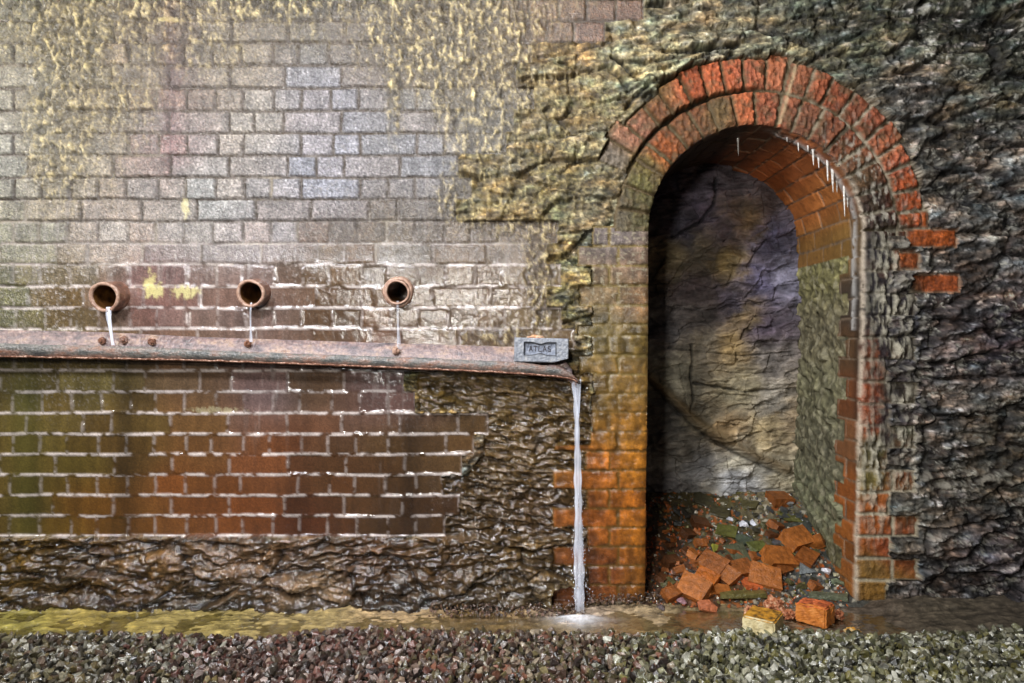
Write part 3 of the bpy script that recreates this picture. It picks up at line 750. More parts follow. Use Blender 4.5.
def stone_colour(u, rg):
    t_ = rg.random()
    if u > 640: pal = [(96,96,66),(128,126,94),(160,158,136),(76,74,50),(56,54,42),(188,186,170),(112,106,58),(136,132,106)]
    elif u > 420: pal = [(72,52,40),(112,94,78),(62,46,36),(96,86,56),(44,34,30),(134,120,100),(110,70,52),(74,66,42)]
    elif u > 180: pal = [(80,48,40),(94,60,50),(60,40,32),(130,114,106),(46,34,30),(78,56,44),(104,86,74),(60,50,38)]
    else: pal = [(78,72,48),(100,94,76),(56,50,36),(128,124,110),(44,40,30),(90,78,48),(70,54,40)]
    c_ = lin(pal[int(t_*len(pal))])*rg.uniform(.4, 1.3)*(.8 if u > 640 else 1.05); return c_
rg = random.Random(42)
stones = []
y = -.262
while y > -1.12:
    x = -2.35
    stp = .0195 if y > -.75 else .03
    while x < 2.35:
        for lay_ in range(2 if y > -.75 else 1):
            sx = x+rg.uniform(-.008, .008); sy = y+rg.uniform(-.008, .008)
            lim = -.290+.035*math.sin(sx*2.1+1)+.014*math.sin(sx*9)-.045*math.exp(-((sx-.3)/.35)**2)+.03*ss(1.0, 1.6, sx)
            if sy > lim+rg.uniform(-.012, .012): continue
            s = rg.uniform(.009, .0175)*(1.1 if rg.random() > .9 else 1)*(1. if y > -.75 else 1.5)
            z = .012+lay_*.015+rg.uniform(-.004, .004)
            z += .010*ss(-.28, -.42, sy)+.006*math.sin(sx*6+sy*9)
            stones.append((sx, sy, z, s))
        x += stp
    y -= stp*.9
def proj(x, y, z): return 512+x*F/(D+y), 341.5-(z-ZC)*F/(D+y)
vis = []
for i, (x, y, z, s) in enumerate(stones):
    u_, v_ = proj(x, y, z)
    if 6 < u_ < 1018 and v_ < 678 and z > .02: vis.append((s/(D+y)*(1+.3*z), i))
vis.sort(reverse=True); solo = set(i for _, i in vis[:300])
AV, AF, AC = [], [], []; base = 0; solos = []
for i, (x, y, z, s) in enumerate(stones):
    co, fa = HULLS[rg.randrange(len(HULLS))]
    sc_ = np.array([rg.uniform(.8, 1.35), rg.uniform(.7, 1.1), rg.uniform(.5, .9)])*s
    p_ = (co*sc_)@rotm(rg).T
    c_ = stone_colour(proj(x, y, z)[0]+rg.uniform(-70, 70), rg)
    if i in solo: solos.append((x, y, z, p_, fa, c_)); continue
    AV.append(p_+np.array([x, y, z])); AF.append(fa+base); base += len(co); AC.append(np.tile(c_, (len(co), 1)))
me = np_mesh('gravel', np.concatenate(AV), np.concatenate(AF), smooth=False); setcols(me, np.concatenate(AC))
o = link('gravel', me, M_stone, kind='stuff'); tag(o, 'bed of wet angular gravel in front of the drain channel', 'gravel'); o['kind'] = 'stuff'
for x, y, z, p_, fa, c_ in solos:
    u_ = proj(x, y, z)[0]
    me = np_mesh('gravel_stone', p_, fa, smooth=False); setcols(me, np.tile(c_, (len(p_), 1)))
    o = link('gravel_stone', me, M_stone); o.location = (x, y, z)
    if u_ > 640: tag(o, 'angular grey-green stone lying in the gravel below the niche', 'stone', 'grey-green gravel stones')
    elif u_ > 420: tag(o, 'angular brown stone lying in the gravel near the waterfall splash', 'stone', 'brown gravel stones')
    elif u_ > 180: tag(o, 'angular reddish stone lying in the gravel below the middle pipes', 'stone', 'reddish gravel stones')
    else: tag(o, 'angular olive-grey stone lying in the gravel below the first pipe', 'stone', 'olive gravel stones')

# ------------------------------------------------------------------ debris heap in the niche
def heap_h(x, y):
    x = np.asarray(x, float); y = np.asarray(y, float)
    t_ = np.clip((y+.03)/.56, 0, 1)
    return .004+.285*t_**1.15+.018*fbm(x*6, y*6, 3, 802)+.015*ss(1.0, 1.3, x)*t_
hx = np.arange(.475, 1.315, .006); hy = np.arange(-.075, .56, .006); HX, HY = np.meshgrid(hx, hy)
front = ss(-.075, -.02, HY+.02*fbm(HX*8, HX*0, 2, 804))
HZ = heap_h(HX, HY)*front-.03*(1-front)
hn = fbm(HX*30, HY*30, 4, 806); hw = worley(HX*70, HY*70, 807)
HZ = HZ+.006*hn+.006*(1-hw[0])*hw[2]
hp_c = rbf(HX*100, HY*100, [(55,5,62,44,30),(70,10,90,52,26),(90,5,84,64,40),(110,10,72,76,74),(120,30,64,68,62),(60,40,50,42,26),(80,30,70,60,36),(100,30,84,74,46),(110,48,120,110,84),(90,50,74,66,34),(60,25,70,46,28),(100,15,74,64,46)], 6)
cH = hp_c*(.55+.9*hw[2])[..., None]*(1+.6*hn)[..., None]
cH = mixc(cH, lin((190,182,160))*np.ones(cH.shape), (hw[2] > .93)*.8*ss(.7, 1., HX))
cH = cH*.8
cH = mixc(cH, lin((150,84,34))*np.ones(cH.shape), ((hw[2] < .25)*(hw[2] > .1))*.8)
me = np_mesh('rubble_heap', np.stack([HX, HY, HZ], -1).reshape(-1, 3), grid_quads(*HX.shape))
setcols(me, np.clip(cH, .003, .9).reshape(-1, 3), np.full(HX.size, .35), np.full(HX.size, .6))
o = link('rubble_heap', me, M_ground); tag(o, 'sloping heap of dark earth and fine rubble filling the niche floor', 'rubble'); o['kind'] = 'stuff'
# small crumbs on the heap
AV, AF, AC = [], [], []; base = 0
for i in range(1500):
    x = rg.uniform(.5, 1.28); y = rg.uniform(-.045, .53); s = rg.uniform(.003, .0085)*(1.2 if rg.random() > .9 else 1)
    co, fa = HULLS[rg.randrange(len(HULLS))]; p_ = (co*np.array([1.2, 1, .7])*s)@rotm(rg).T
    t_ = rg.random(); u_ = proj(x, y, .1)[0]
    orange_p = .45 if u_ < 740 else .12
    if y > .38: orange_p *= .4
    if t_ < orange_p: c_ = lin((170,86,34))*rg.uniform(.6, 1.2)
    elif t_ > .93: c_ = lin((196,188,170))*rg.uniform(.7, 1.1)
    elif t_ > .75: c_ = lin((104,98,50))*rg.uniform(.6, 1.2)
    else: c_ = lin((76,76,74))*rg.uniform(.4, 1.5)
    AV.append(p_+np.array([x, y, float(heap_h(x, y))+s*.5])); AF.append(fa+base); base += len(co); AC.append(np.tile(c_, (len(co), 1)))
me = np_mesh('rubble_crumbs', np.concatenate(AV), np.concatenate(AF), smooth=False); setcols(me, np.concatenate(AC))
o = link('rubble_crumbs', me, M_stone); tag(o, 'small crumbs of stone, brick and lime strewn over the niche heap', 'rubble'); o['kind'] = 'stuff'

def heap_point(pu_, pv_):
    """where the heap (or the floor in front) lies for a place in view"""
    for i in range(400):
        y = -.6+i*.003; s = D+y
        x = (pu_-512)/F*s; z = ZC-(pv_-341.5)/F*s
        g = float(heap_h(x, y)) if y > -.03 else .003
        if z <= g: return x, y, g
    return x, y, g
def frag(name, kind, pu_, pv_, w, hgt, col, label, cat, group=None, tilt=(0, 0), rz=0, seed=0, flat=.4, lift=.35):
    x, y, z = heap_point(pu_, pv_+hgt*.35)
    s = (D+y)/F
    a = w*s/2; co, fa = hull(seed*7+3, 14, 1, 1, 1, .72 if kind == 'brick' else (.0 if kind == 'lump' else .45))
    dep = {'brick': .75, 'slate': .8, 'lump': .85}[kind]
    zz = max(hgt*s/2*flat*2, .004)
    co = co*np.array([a, a*dep, zz])
    # split surfaces a little so broken faces read
    me = np_mesh(name, co, fa, smooth=False)
    cc = np.array([lin(col)*random.Random(seed*31+i).uniform(.8, 1.15) for i in range(len(co))]); setcols(me, cc)
    o = link(name, me, M_frag); o.location = (x, y, z+zz*lift+.004); o.rotation_euler = (tilt[0], tilt[1], rz)
    tag(o, label, cat, group); return o
M_frag, nt, b, out = mat('broken_piece')
at = N_(nt, 'ShaderNodeAttribute', attribute_name='Col')
n = noise(nt, 45, 5, .65); mr_ = mrange(nt, n.outputs[0], .3, .7, .55, 1.35)
mx = N_(nt, 'ShaderNodeVectorMath', operation='SCALE'); nt.links.new(at.outputs['Color'], mx.inputs[0]); nt.links.new(mr_.outputs[0], mx.inputs['Scale'])
nt.links.new(mx.outputs[0], b.inputs['Base Color']); b.inputs['Roughness'].default_value = .5
b.inputs['Coat Weight'].default_value = .3; b.inputs['Coat Roughness'].default_value = .2; b.inputs['Specular IOR Level'].default_value = .25
bump(nt, b, n.outputs[0], .010)
OR = (166,98,42); OR2 = (142,82,36); OD = (92,56,30)
FR = [  # kind, x, y, w, h, colour, tilt x, y, rot z, label
('brick',780,497,24,14,OR2,.3,.1,.3,'rounded orange brick lump highest on the heap at the rock face'),
('brick',776,524,18,11,OR2,.4,.2,.8,'small orange brick shard just right of the white lumps'),
('brick',772,534,12,8,OD,.2,.1,.2,'tiny orange brick chip under the small shard beside the white lumps'),
('brick',797,536,30,19,OR,.6,-.1,.4,'broad flat orange brick piece in the upper right of the heap'),
('brick',815,541,17,14,OR,.5,-.5,-.5,'pointed orange brick piece nearest the right side of the niche'),
('brick',779,556,30,20,OR,.6,.15,.2,'square orange brick slab in the middle of the right heap'),
('brick',805,556,24,18,OR2,.5,-.3,.9,'dull orange brick piece above the grey speckled stone'),
('brick',784,567,18,12,OR2,.7,0,.6,'small orange brick piece leaning below the square slab'),
('brick',765,575,33,18,OR,.7,.2,-.35,'long orange brick shard lying above the yellow cut brick'),
('brick',742,567,27,15,OR2,.5,-.1,.3,'orange brick piece right of the stacked shards under the slate'),
('brick',712,560,30,20,OR2,.6,.3,-.7,'slanting orange brick slab under the yellow-green stone chip'),
('brick',727,573,22,20,OR,.7,.4,-.8,'dark-edged orange brick shard at the middle of the heap'),
('brick',706,577,24,17,(176,96,30),.6,.2,-.6,'mossy orange brick piece behind the glossy half brick'),
('brick',693,585,32,24,OR,.75,.25,-.6,'large glossy orange half brick at the front left of the heap'),
('brick',671,593,18,15,OR2,.5,-.2,.4,'wedge of orange brick left of the glossy half brick'),
('brick',704,563,14,15,OR,.8,-.3,.3,'narrow upright orange brick chip left of the slanting slab'),
('brick',693,553,15,10,OR,.5,.1,1.1,'small bright orange chip on the left middle of the heap'),
('brick',700,543,12,11,OR2,.7,.1,.2,'orange brick flake standing above the slanting slab'),
('brick',700,522,20,9,OD,.3,.2,.1,'dark orange brick piece in the shadowed upper left heap'),
('brick',688,533,16,10,OD,.4,.2,.7,'brownish brick piece in shadow left of the yellow-green chip'),
('brick',672,560,18,12,OD,.4,.1,.5,'dim brown-orange brick piece close to the dark left side'),
('brick',662,577,14,9,OD,.4,.1,.9,'small dim brick piece at the foot of the dark left side'),
('brick',680,570,12,9,OR2,.5,-.2,.1,'small orange chip between the dim pieces and the half brick'),
('brick',722,590,18,11,OR,.5,.1,.2,'small orange brick bit in front of the central shards'),
('brick',709,592,12,10,OR,.6,.1,.8,'small orange bit touching the glossy half brick'),
('brick',752,583,20,8,(214,110,60),.3,.1,.1,'thin pale orange flake under the long shard'),
('brick',815,585,13,11,OR2,.3,.3,.4,'lone round orange brick chip left of the white pebble'),
('brick',776,574,10,8,OR2,.3,.1,.4,'tiny orange chip at the right tip of the long shard'),
('brick',755,556,12,9,OR2,.4,.2,.4,'small orange chip left of the square slab'),
('slate',734,552,34,11,(78,80,58),.5,-.1,.1,'dark green-grey slate slab across the middle of the heap'),
('slate',716,547,11,10,(150,150,60),.8,.2,.5,'yellow-green stone chip at the left end of the dark slate'),
('slate',727,531,24,8,(92,92,40),.4,.1,-.2,'mossy slate piece left below the white lumps'),
('slate',757,545,22,12,(92,96,46),.5,0,.4,'mossy green slate left of the broad orange piece'),
('slate',745,540,22,7,(80,90,72),.4,.1,.1,'thin grey-green slate above the dark slate slab'),
('slate',790,517,24,6,(96,94,48),.3,.1,.1,'thin olive slate strip below the highest brick lump'),
('slate',721,512,22,8,(66,60,36),.4,.2,-.3,'dim olive slate in the upper left heap'),
('slate',706,500,26,8,(60,56,36),.4,.3,-.3,'dark slate against the rock face, upper left'),
('slate',738,488,28,8,(92,86,44),.5,.0,.2,'olive slate under the pale rock face at the heap top'),
('slate',690,512,22,8,(44,40,32),.4,.2,.3,'nearly black slate in the shadowed upper left'),
('slate',750,503,20,7,(76,70,40),.4,.0,-.4,'brown slate between the heap top and white lumps'),
('lump',789,502,10,9,(130,130,126),.2,.1,.4,'small grey stone right of the highest brick lump'),
('lump',776,542,10,9,(84,84,86),.1,.1,.2,'dark grey stone left of the broad orange piece'),
('lump',805,567,22,15,(112,118,118),.3,.1,.3,'round grey speckled stone below the dull orange brick piece'),
('lump',743,523,12,9,(240,240,248),.2,.1,.3,'bright white lime lump, left one of the pair on the heap'),
('lump',753,522,11,8,(240,240,248),.2,-.1,.9,'bright white lime lump, right one of the pair on the heap'),
('lump',826,570,12,10,(244,242,248),.2,.1,.5,'round white pebble near the right jamb'),
('lump',836,574,8,7,(190,184,150),.2,.1,.2,'small cream pebble beside the round white one'),
('lump',730,519,8,6,(190,190,196),.2,.1,.2,'little grey-white chip left of the white lime pair'),
('lump',682,600,14,9,(170,130,136),.2,.1,.2,'pinkish crusted lump at the heap foot'),
('lump',662,606,12,9,(96,84,84),.2,.1,.2,'dark crusted lump at the foot of the left jamb'),
('lump',708,604,22,17,(190,112,74),.3,.1,.3,'rough pink-orange crumbled brick lump at the heap foot'),
('lump',838,582,14,9,(120,130,104),.2,.1,.3,'grey-green stone at the foot of the right side'),
]
for i, (kd_, x, y, w, hh, col, tx, ty, rz, lb) in enumerate(FR):
    nm = {'brick': 'brick_fragment', 'slate': 'slate_fragment', 'lump': 'stone_lump'}[kd_]
    ct = {'brick': 'brick fragment', 'slate': 'slate', 'lump': 'stone'}[kd_]
    gr = {'brick': 'broken orange bricks on the niche heap', 'slate': 'slate pieces on the niche heap', 'lump': 'stones on the niche heap'}[kd_]
    frag(nm, kd_, x, y, w*1.08, hh*1.05, col, lb, ct, gr, (tx, ty), rz, i+1, .36 if kd_ != 'slate' else .22)

# filler fragments between them
FILL = [('brick','dull orange brick crumb on the left slope of the niche heap','brick crumbs on the left slope'),('slate','small dark slate flake in the niche heap','dark slate flakes in the heap')]
for i in range(90):
    kd_, lb, gr = FILL[i % 2]
    x = rg.uniform(660, 745) if kd_ == 'brick' else rg.uniform(665, 825)
    y = rg.uniform(530, 596) if kd_ == 'brick' else rg.uniform(495, 590)
    col = OD if rg.random() > .5 else OR2
    if kd_ == 'slate': col = [(62,58,44),(84,80,48),(70,72,70)][i % 3]
    frag('brick_fragment' if kd_ == 'brick' else 'slate_fragment', kd_, x, y, rg.uniform(6, 14), rg.uniform(5, 9), col, lb, 'brick fragment' if kd_ == 'brick' else 'slate', gr, (rg.uniform(0, .8), rg.uniform(-.3, .3)), rg.uniform(0, 3), 200+i, .32, .1)

# ------------------------------------------------------------------ the bricks at the niche's foot
def rough_box(name, sx, sy, sz, seed, rough_ends=True, n=9, amp=.003, broken=None):
    bm = bmesh.new(); bmesh.ops.create_cube(bm, size=1)
    bmesh.ops.scale(bm, vec=(sx, sy, sz), verts=bm.verts)
    bmesh.ops.bevel(bm, geom=bm.edges[:], offset=min(sx, sy, sz)*.07, segments=2, affect='EDGES')
    bmesh.ops.subdivide_edges(bm, edges=[e for e in bm.edges if e.calc_length() > .02], cuts=n, use_grid_fill=True)
    bmesh.ops.triangulate(bm, faces=bm.faces)
    co = np.array([v_.co for v_ in bm.verts])
    d = fbm(co[:, 0]*60+co[:, 2]*33+seed, co[:, 1]*60-co[:, 2]*41, 3, seed)
    for v_, dd in zip(bm.verts, d):
        v_.co *= 1+dd*amp/min(sx, sy, sz)*2
        if broken and broken(v_.co):
            v_.co = v_.co + Vector(broken(v_.co))*(abs(dd)*1.5+.3)
    me = bpy.data.meshes.new(name); bm.to_mesh(me); bm.free(); me.update(); return me
def brick_mat(name, stops, scale=30, top=None, rough=.6):
    m, nt, b, out = mat(name)
    n = noise(nt, scale, 5, .65); r = ramp(nt, n.outputs[0], stops); last = r.outputs[0]
    if top:
        g = N_(nt, 'ShaderNodeTexCoord'); sx = N_(nt, 'ShaderNodeSeparateXYZ'); nt.links.new(g.outputs['Normal'], sx.inputs[0])
        f = mrange(nt, sx.outputs[2], .4, .8, 0, 1); mm = N_(nt, 'ShaderNodeMix', data_type='RGBA')
        n2 = noise(nt, scale*1.5, 4); r2 = ramp(nt, n2.outputs[0], top)
        nt.links.new(f.outputs[0], mm.inputs[0]); nt.links.new(last, mm.inputs[6]); nt.links.new(r2.outputs[0], mm.inputs[7]); last = mm.outputs[2]
    nt.links.new(last, b.inputs['Base Color']); b.inputs['Roughness'].default_value = rough
    n3 = noise(nt, 140, 4, .6); bump(nt, b, n3.outputs[0], .003)
    return m
M_yb = brick_mat('yellow_brick', [(.3, (150,128,84)), (.5, (206,190,142)), (.7, (228,216,178))], 26, [(.35, (84,62,26)), (.55, (200,140,40)), (.7, (214,160,60))])
M_ob = brick_mat('orange_brick', [(.3, (140,76,26)), (.5, (196,116,40)), (.72, (214,140,70))], 26, [(.35, (120,52,24)), (.6, (214,110,60))])
M_rb = brick_mat('crumbled_brick', [(.35, (84,44,26)), (.5, (166,98,60)), (.7, (210,176,140))], 60)
def place(o, pu_, pv_, z0, rz, rx=0, ry=0):
    s = (ZC-z0)/((pv_-341.5)/F)         # distance at which the base meets the floor
    o.location = ((pu_-512)/F*s, s-D, z0); o.rotation_euler = (rx, ry, rz)
me = rough_box('cut_brick', .102, .112, .074, 5, amp=.0022)
for v_ in me.vertices: v_.co.z += .037
o = link('cut_brick', me, M_yb); place(o, 763, 636, .004, -.62); tag(o, 'cut half brick, cream sides and yellow-stained top, at the channel edge', 'brick')
me = rough_box('broken_brick', .078, .105, .070, 9, amp=.004, broken=lambda c_: (0, .0, -.012) if (c_.z > .02 and c_.y > .0) else None)
for v_ in me.vertices: v_.co.z += .035
o = link('broken_brick', me, M_ob); place(o, 815, 622, .004, .75); tag(o, 'broken half brick, bright orange, at the foot of the right jamb', 'brick')
def crumbly(name, r_, seed, flat=.7):
    bm = bmesh.new(); bmesh.ops.create_icosphere(bm, subdivisions=4, radius=1)
    for v_ in bm.verts:
        c_ = v_.co.copy(); nn = float(fbm(np.array([c_.x*1.6+seed]), np.array([c_.y*1.6+c_.z*1.9]), 4, seed)[0])
        n2_ = float(perlin(np.array([c_.x*5+c_.z*2]), np.array([c_.y*5-c_.z*4]), seed+3)[0])
        v_.co = Vector((c_.x, c_.y*.8, c_.z*flat))*(1+.75*nn+.25*n2_)*r_
    me = bpy.data.meshes.new(name); bm.to_mesh(me); bm.free(); return me
for (x, y, r_, sd_, lb, w) in ((774,608,.040,31,'crumbled pink-orange brick piece behind the cream cut brick',.8),(790,612,.026,32,'flat shard of red brick leaning between the two half bricks',.5),(838,612,.022,33,'crumbly red brick bit right of the broken orange brick',.7),(853,629,.024,34,'low yellow-brown lump at the gravel edge right of the orange brick',.45),(751,610,.024,35,'small ochre brick crumb behind the left corner of the cream brick',.8)):
    o = link('brick_fragment', crumbly('brick_fragment', r_, sd_, w), M_rb if sd_ != 34 else M_yb); place(o, x, y+4, .010, sd_); o.location.z = .006+r_*w*.6
    tag(o, lb, 'brick fragment')
# timber-like stone kerb pieces at the niche threshold
for (x0, y0, x1, y1, th_, lb, col) in ((718,598,768,596,.009,'low mossy stone strip along the niche threshold',(104,96,52)),(806,596,850,600,.009,'pale green-grey stone strip by the right jamb foot',(98,102,80))):
    a = heap_point(x0, y0); b_ = heap_point(x1, y1); L = (Vector(a)-Vector(b_)).length
    co, fa = hull(91 if x0 < 800 else 92, boxy=.8); me = np_mesh('kerb_stone', co*np.array([L/2, .022, th_]), fa, False); setcols(me, np.tile(lin(col), (len(co), 1)))
    o = link('kerb_stone', me, M_frag); o.location = ((a[0]+b_[0])/2, (a[1]+b_[1])/2, max(a[2], b_[2])+.006); o.rotation_euler[2] = math.atan2(b_[1]-a[1], b_[0]-a[0])
    tag(o, lb, 'stone')

# wet crumbs at wall foot on the left of the niche
AV, AF, AC = [], [], []; base = 0
for i in range(500):
    u_ = rg.uniform(430, 665); s = rg.uniform(.003, .007)
    x = (u_-512)*.00355; y = rg.uniform(-.115, -.055) + (.06 if u_ > 585 else 0)
    co, fa = HULLS[rg.randrange(len(HULLS))]; p_ = (co*np.array([1.3, 1, .7])*s)@rotm(rg).T
    c_ = lin([(84,60,48),(60,44,36),(120,96,84),(96,70,40)][rg.randrange(4)])*rg.uniform(.5, 1.3)
    AV.append(p_+np.array([x, y, .004+max(0, (y+.11))*.35+rg.uniform(0, .006)])); AF.append(fa+base); base += len(co); AC.append(np.tile(c_, (len(co), 1)))
me = np_mesh('wet_grit', np.concatenate(AV), np.concatenate(AF), smooth=False); setcols(me, np.concatenate(AC))
o = link('wet_grit', me, M_stone); tag(o, 'band of dark wet grit along the foot of the rock', 'gravel'); o['kind'] = 'stuff'

# ------------------------------------------------------------------ drain pipes
M_pipe, nt, b, out = mat('rusty_clay')
n = noise(nt, 40, 5, .65); r = ramp(nt, n.outputs[0], [(.3, (66,40,26)), (.5, (120,78,56)), (.62, (150,110,88)), (.75, (196,178,160))]); nt.links.new(r.outputs[0], b.inputs['Base Color'])
b.inputs['Roughness'].default_value = .5; b.inputs['Coat Weight'].default_value = .6; b.inputs['Coat Roughness'].default_value = .25; bump(nt, b, n.outputs[0], .004)
M_pin, nt, b, out = mat('pipe_inside')
n = noise(nt, 30, 4); r = ramp(nt, n.outputs[0], [(.3, (40,24,12)), (.6, (96,62,30)), (.8, (140,104,40))]); nt.links.new(r.outputs[0], b.inputs['Base Color']); b.inputs['Roughness'].default_value = .35; bump(nt, b, n.outputs[0], .003)
M_lip, nt, b, out = mat('pipe_lip')
n = noise(nt, 70, 4); r = ramp(nt, n.outputs[0], [(.3, (120,84,66)), (.6, (176,144,124)), (.8, (206,186,166))]); nt.links.new(r.outputs[0], b.inputs['Base Color']); b.inputs['Roughness'].default_value = .4; bump(nt, b, n.outputs[0], .003)
def lathe(prof, seg=48, seed=0, wob=.02):
    """profile of (y, r) revolved about the y axis"""
    vs_, fs_ = [], []
    for i, (y, r_) in enumerate(prof):
        for j in range(seg):
            a = 2*math.pi*j/seg; k_ = 1+wob*math.sin(3*a+seed)+wob*.6*math.sin(7*a+seed*2+i*.7)
            vs_.append((r_*k_*math.cos(a), y, r_*k_*math.sin(a)))
    for i in range(len(prof)-1):
        for j in range(seg):
            a = i*seg+j; b2 = i*seg+(j+1) % seg; fs_.append((a, b2, b2+seg, a+seg))
    me = bpy.data.meshes.new('lathe'); me.from_pydata(vs_, [], fs_)
    for p in me.polygons: p.use_smooth = True
    return me
pipes = [(103.5,297,.072,.056,.041,'first drain pipe on the left, with the strongest trickle of water'),(250,293.5,.066,.052,.038,'middle drain pipe, rusty brown with a faint trickle below'),(397,292.5,.030,.047,.036,'drain pipe nearest the niche, dark mouth in a crusted collar')]
pipe_mouth = []
for i, (pu_, pv_, L, ro_, ri_, lb) in enumerate(pipes):
    d_ = D-L-.006
    x = (pu_-512)/F*d_; z = ZC-(pv_-341.5)/F*d_
    root = link('drain_pipe', None); root.location = (x, -L-.006, z); root.rotation_euler = (math.radians(7), 0, 0)
    tag(root, lb, 'pipe', 'drain pipes in the brick wall')
    link('pipe_body', lathe([(.004, ro_*.93), (.012, ro_*.94), (.03, ro_*.95), (L+.05, ro_*1.0)], 48, i), M_pipe, root)
    link('rim', lathe([(.010, ri_), (.003, ri_+.0015), (0, ri_+.004), (.0, ro_*.90), (.002, ro_*.96), (.007, ro_*.97), (.012, ro_*.94)], 48, i), M_lip, root, label='pale crusted pipe mouth')
    link('bore', lathe([(.008, ri_), (.03, ri_*.98), (.25, ri_*.97)], 48, i), M_pin, root)
    if i == 2:
        link('collar', lathe([(.014, ro_*.96), (.012, ro_*1.06), (.015, ro_*1.14), (.024, ro_*1.2), (.05, ro_*1.26)], 64, 5, .022), M_lip, root, label='crusted lime collar')
    pipe_mouth.append((x, -L-.006, z-ri_, ri_))
# holes in the wall are hidden by the bores' dark ends
    dk = link('pipe_silt', lathe([(.24, .001), (.24, ri_)], 32, i), M_pin, root)

# ------------------------------------------------------------------ gutter
M_gut, nt, b, out = mat('rusted_gutter')
n = noise(nt, 16, 5, .65, stretch=(1, 1, 2.4)); r = ramp(nt, n.outputs[0], [(.30, (58,56,60)), (.42, (104,88,88)), (.54, (136,112,106)), (.64, (156,130,112)), (.74, (122,76,48))])
n2 = noise(nt, 90, 4, .6); m2 = mrange(nt, n2.outputs[0], .35, .65, .65, 1.25)
mx = N_(nt, 'ShaderNodeVectorMath', operation='SCALE'); nt.links.new(r.outputs[0], mx.inputs[0]); nt.links.new(m2.outputs[0], mx.inputs['Scale']); nt.links.new(mx.outputs[0], b.inputs['Base Color'])
b.inputs['Roughness'].default_value = .5; b.inputs['Coat Weight'].default_value = .9; b.inputs['Coat Roughness'].default_value = .25
bump(nt, b, n2.outputs[0], .005)
M_gface = M_gut
M_lipg, nt, b, out = mat('gutter_lip')
n = noise(nt, 13, 5, .6, stretch=(1, 1, 3)); r = ramp(nt, n.outputs[0], [(.32, (60,62,62)), (.46, (96,94,88)), (.56, (122,102,92)), (.7, (128,84,58))])
n2 = noise(nt, 120, 4, .6); m2 = mrange(nt, n2.outputs[0], .35, .65, .6, 1.3)
mx = N_(nt, 'ShaderNodeVectorMath', operation='SCALE'); nt.links.new(r.outputs[0], mx.inputs[0]); nt.links.new(m2.outputs[0], mx.inputs['Scale']); nt.links.new(mx.outputs[0], b.inputs['Base Color'])
b.inputs['Roughness'].default_value = .5; b.inputs['Coat Weight'].default_value = .9; b.inputs['Coat Roughness'].default_value = .2; bump(nt, b, n2.outputs[0], .005)
M_rust = brick_mat('rust', [(.35, (62,36,24)), (.5, (120,74,50)), (.62, (196,160,140))], 110)
def tab(x, pts):
    xs, ys = zip(*pts); return float(np.interp(x, xs, ys))
topk = [(-200,326),(0,330),(100,332),(200,337),(400,343.5),(515,347),(556,352),(566,362),(574,372),(580,381)]
botk = [(-200,355),(0,356.5),(100,358.5),(200,360.5),(300,364),(400,368),(500,372.5),(550,376),(566,378),(574,380),(581,385)]
lipk = [(-200,341),(0,343),(60,345),(150,347),(250,352),(400,357),(515,362),(550,366),(566,370),(574,376),(580,383)]
def sweep(name, prof_fn, u0, u1, step=3.):
    """prof_fn(u) gives the cross-section as a closed list of (y, z)"""
    vs_, fs_ = [], []; n_ = int((u1-u0)/step); m_ = None
    for i in range(n_+1):
        u_ = u0+(u1-u0)*i/n_; pf = prof_fn(u_); m_ = len(pf)
        for (y, z) in pf: vs_.append(((u_-512)*K*.97 if False else (u_-512)/F*(D+y), y, z))
    # keep sections plane: use the mean x
    for i in range(n_+1):
        xm = sum(vs_[i*m_+j][0] for j in range(m_))/m_
        for j in range(m_): vs_[i*m_+j] = (xm, vs_[i*m_+j][1], vs_[i*m_+j][2])
    for i in range(n_):
        for j in range(m_):
            a = i*m_+j; b2 = i*m_+(j+1) % m_; fs_.append((a, b2, b2+m_, a+m_))
    fs_.append(tuple(range(m_))); fs_.append(tuple(n_*m_+j for j in range(m_))[::-1])
    me = bpy.data.meshes.new(name); me.from_pydata(vs_, [], fs_)
    bm = bmesh.new(); bm.from_mesh(me); bmesh.ops.recalc_face_normals(bm, faces=bm.faces); bm.to_mesh(me); bm.free()
    for p in me.polygons: p.use_smooth = len(p.vertices) == 4
    m = me; return m
def zat(pv_, y): return ZC-(pv_-341.5)/F*(D+y)
def nz(u_, k_): return float(perlin(np.array([u_/9.]), np.array([k_*3.7]), 900)[0])
YB = -.016; YF = -.098
def back_prof(u_):
    sh = ss(548, 580, np.array(float(u_))); yb = YB-.03*float(sh)
    t0 = zat(tab(u_, topk), yb)+.0008*nz(u_, 1); b0 = zat(tab(u_, botk), YF)+.004
    return [(yb-.008, t0), (yb-.010, b0+.026), (yb-.018, b0+.010), (yb-.016, b0), (yb, b0-.002), (yb+.004, t0)]
def trough_prof(u_):
    yf = YF
    l0 = zat(tab(u_, lipk), yf)+.0018*nz(u_, 2); b0 = zat(tab(u_, botk), yf)+.0015*nz(u_, 3); w = .004
    return [(yf-.002, l0), (yf-.004+.001*nz(u_, 5), (l0+b0)/2), (yf+.001, b0+.006), (yf+.010, b0), (YB-.02, b0), (YB-.018, b0+w), (yf+.014, b0+w+.002), (yf+.006, b0+.012), (yf+.005, l0)]
gut = link('gutter', sweep('gutter', trough_prof, -190, 580), M_lipg); tag(gut, 'long rusty iron gutter fixed along the wall under the three pipes', 'gutter')
link('back_flange', sweep('back_flange', back_prof, -190, 572), M_gut, gut, label='pinkish rusted upright flange')
def rust_prof(u_):
    b0 = zat(tab(u_, botk), YF-.004)+.0022*nz(u_, 7)
    return [(YF-.005+.002*nz(u_*2, 9), b0+.004+.002*nz(u_*1.7, 8)), (YF-.006, b0), (YF+.004, b0-.004), (YF+.006, b0+.003)]
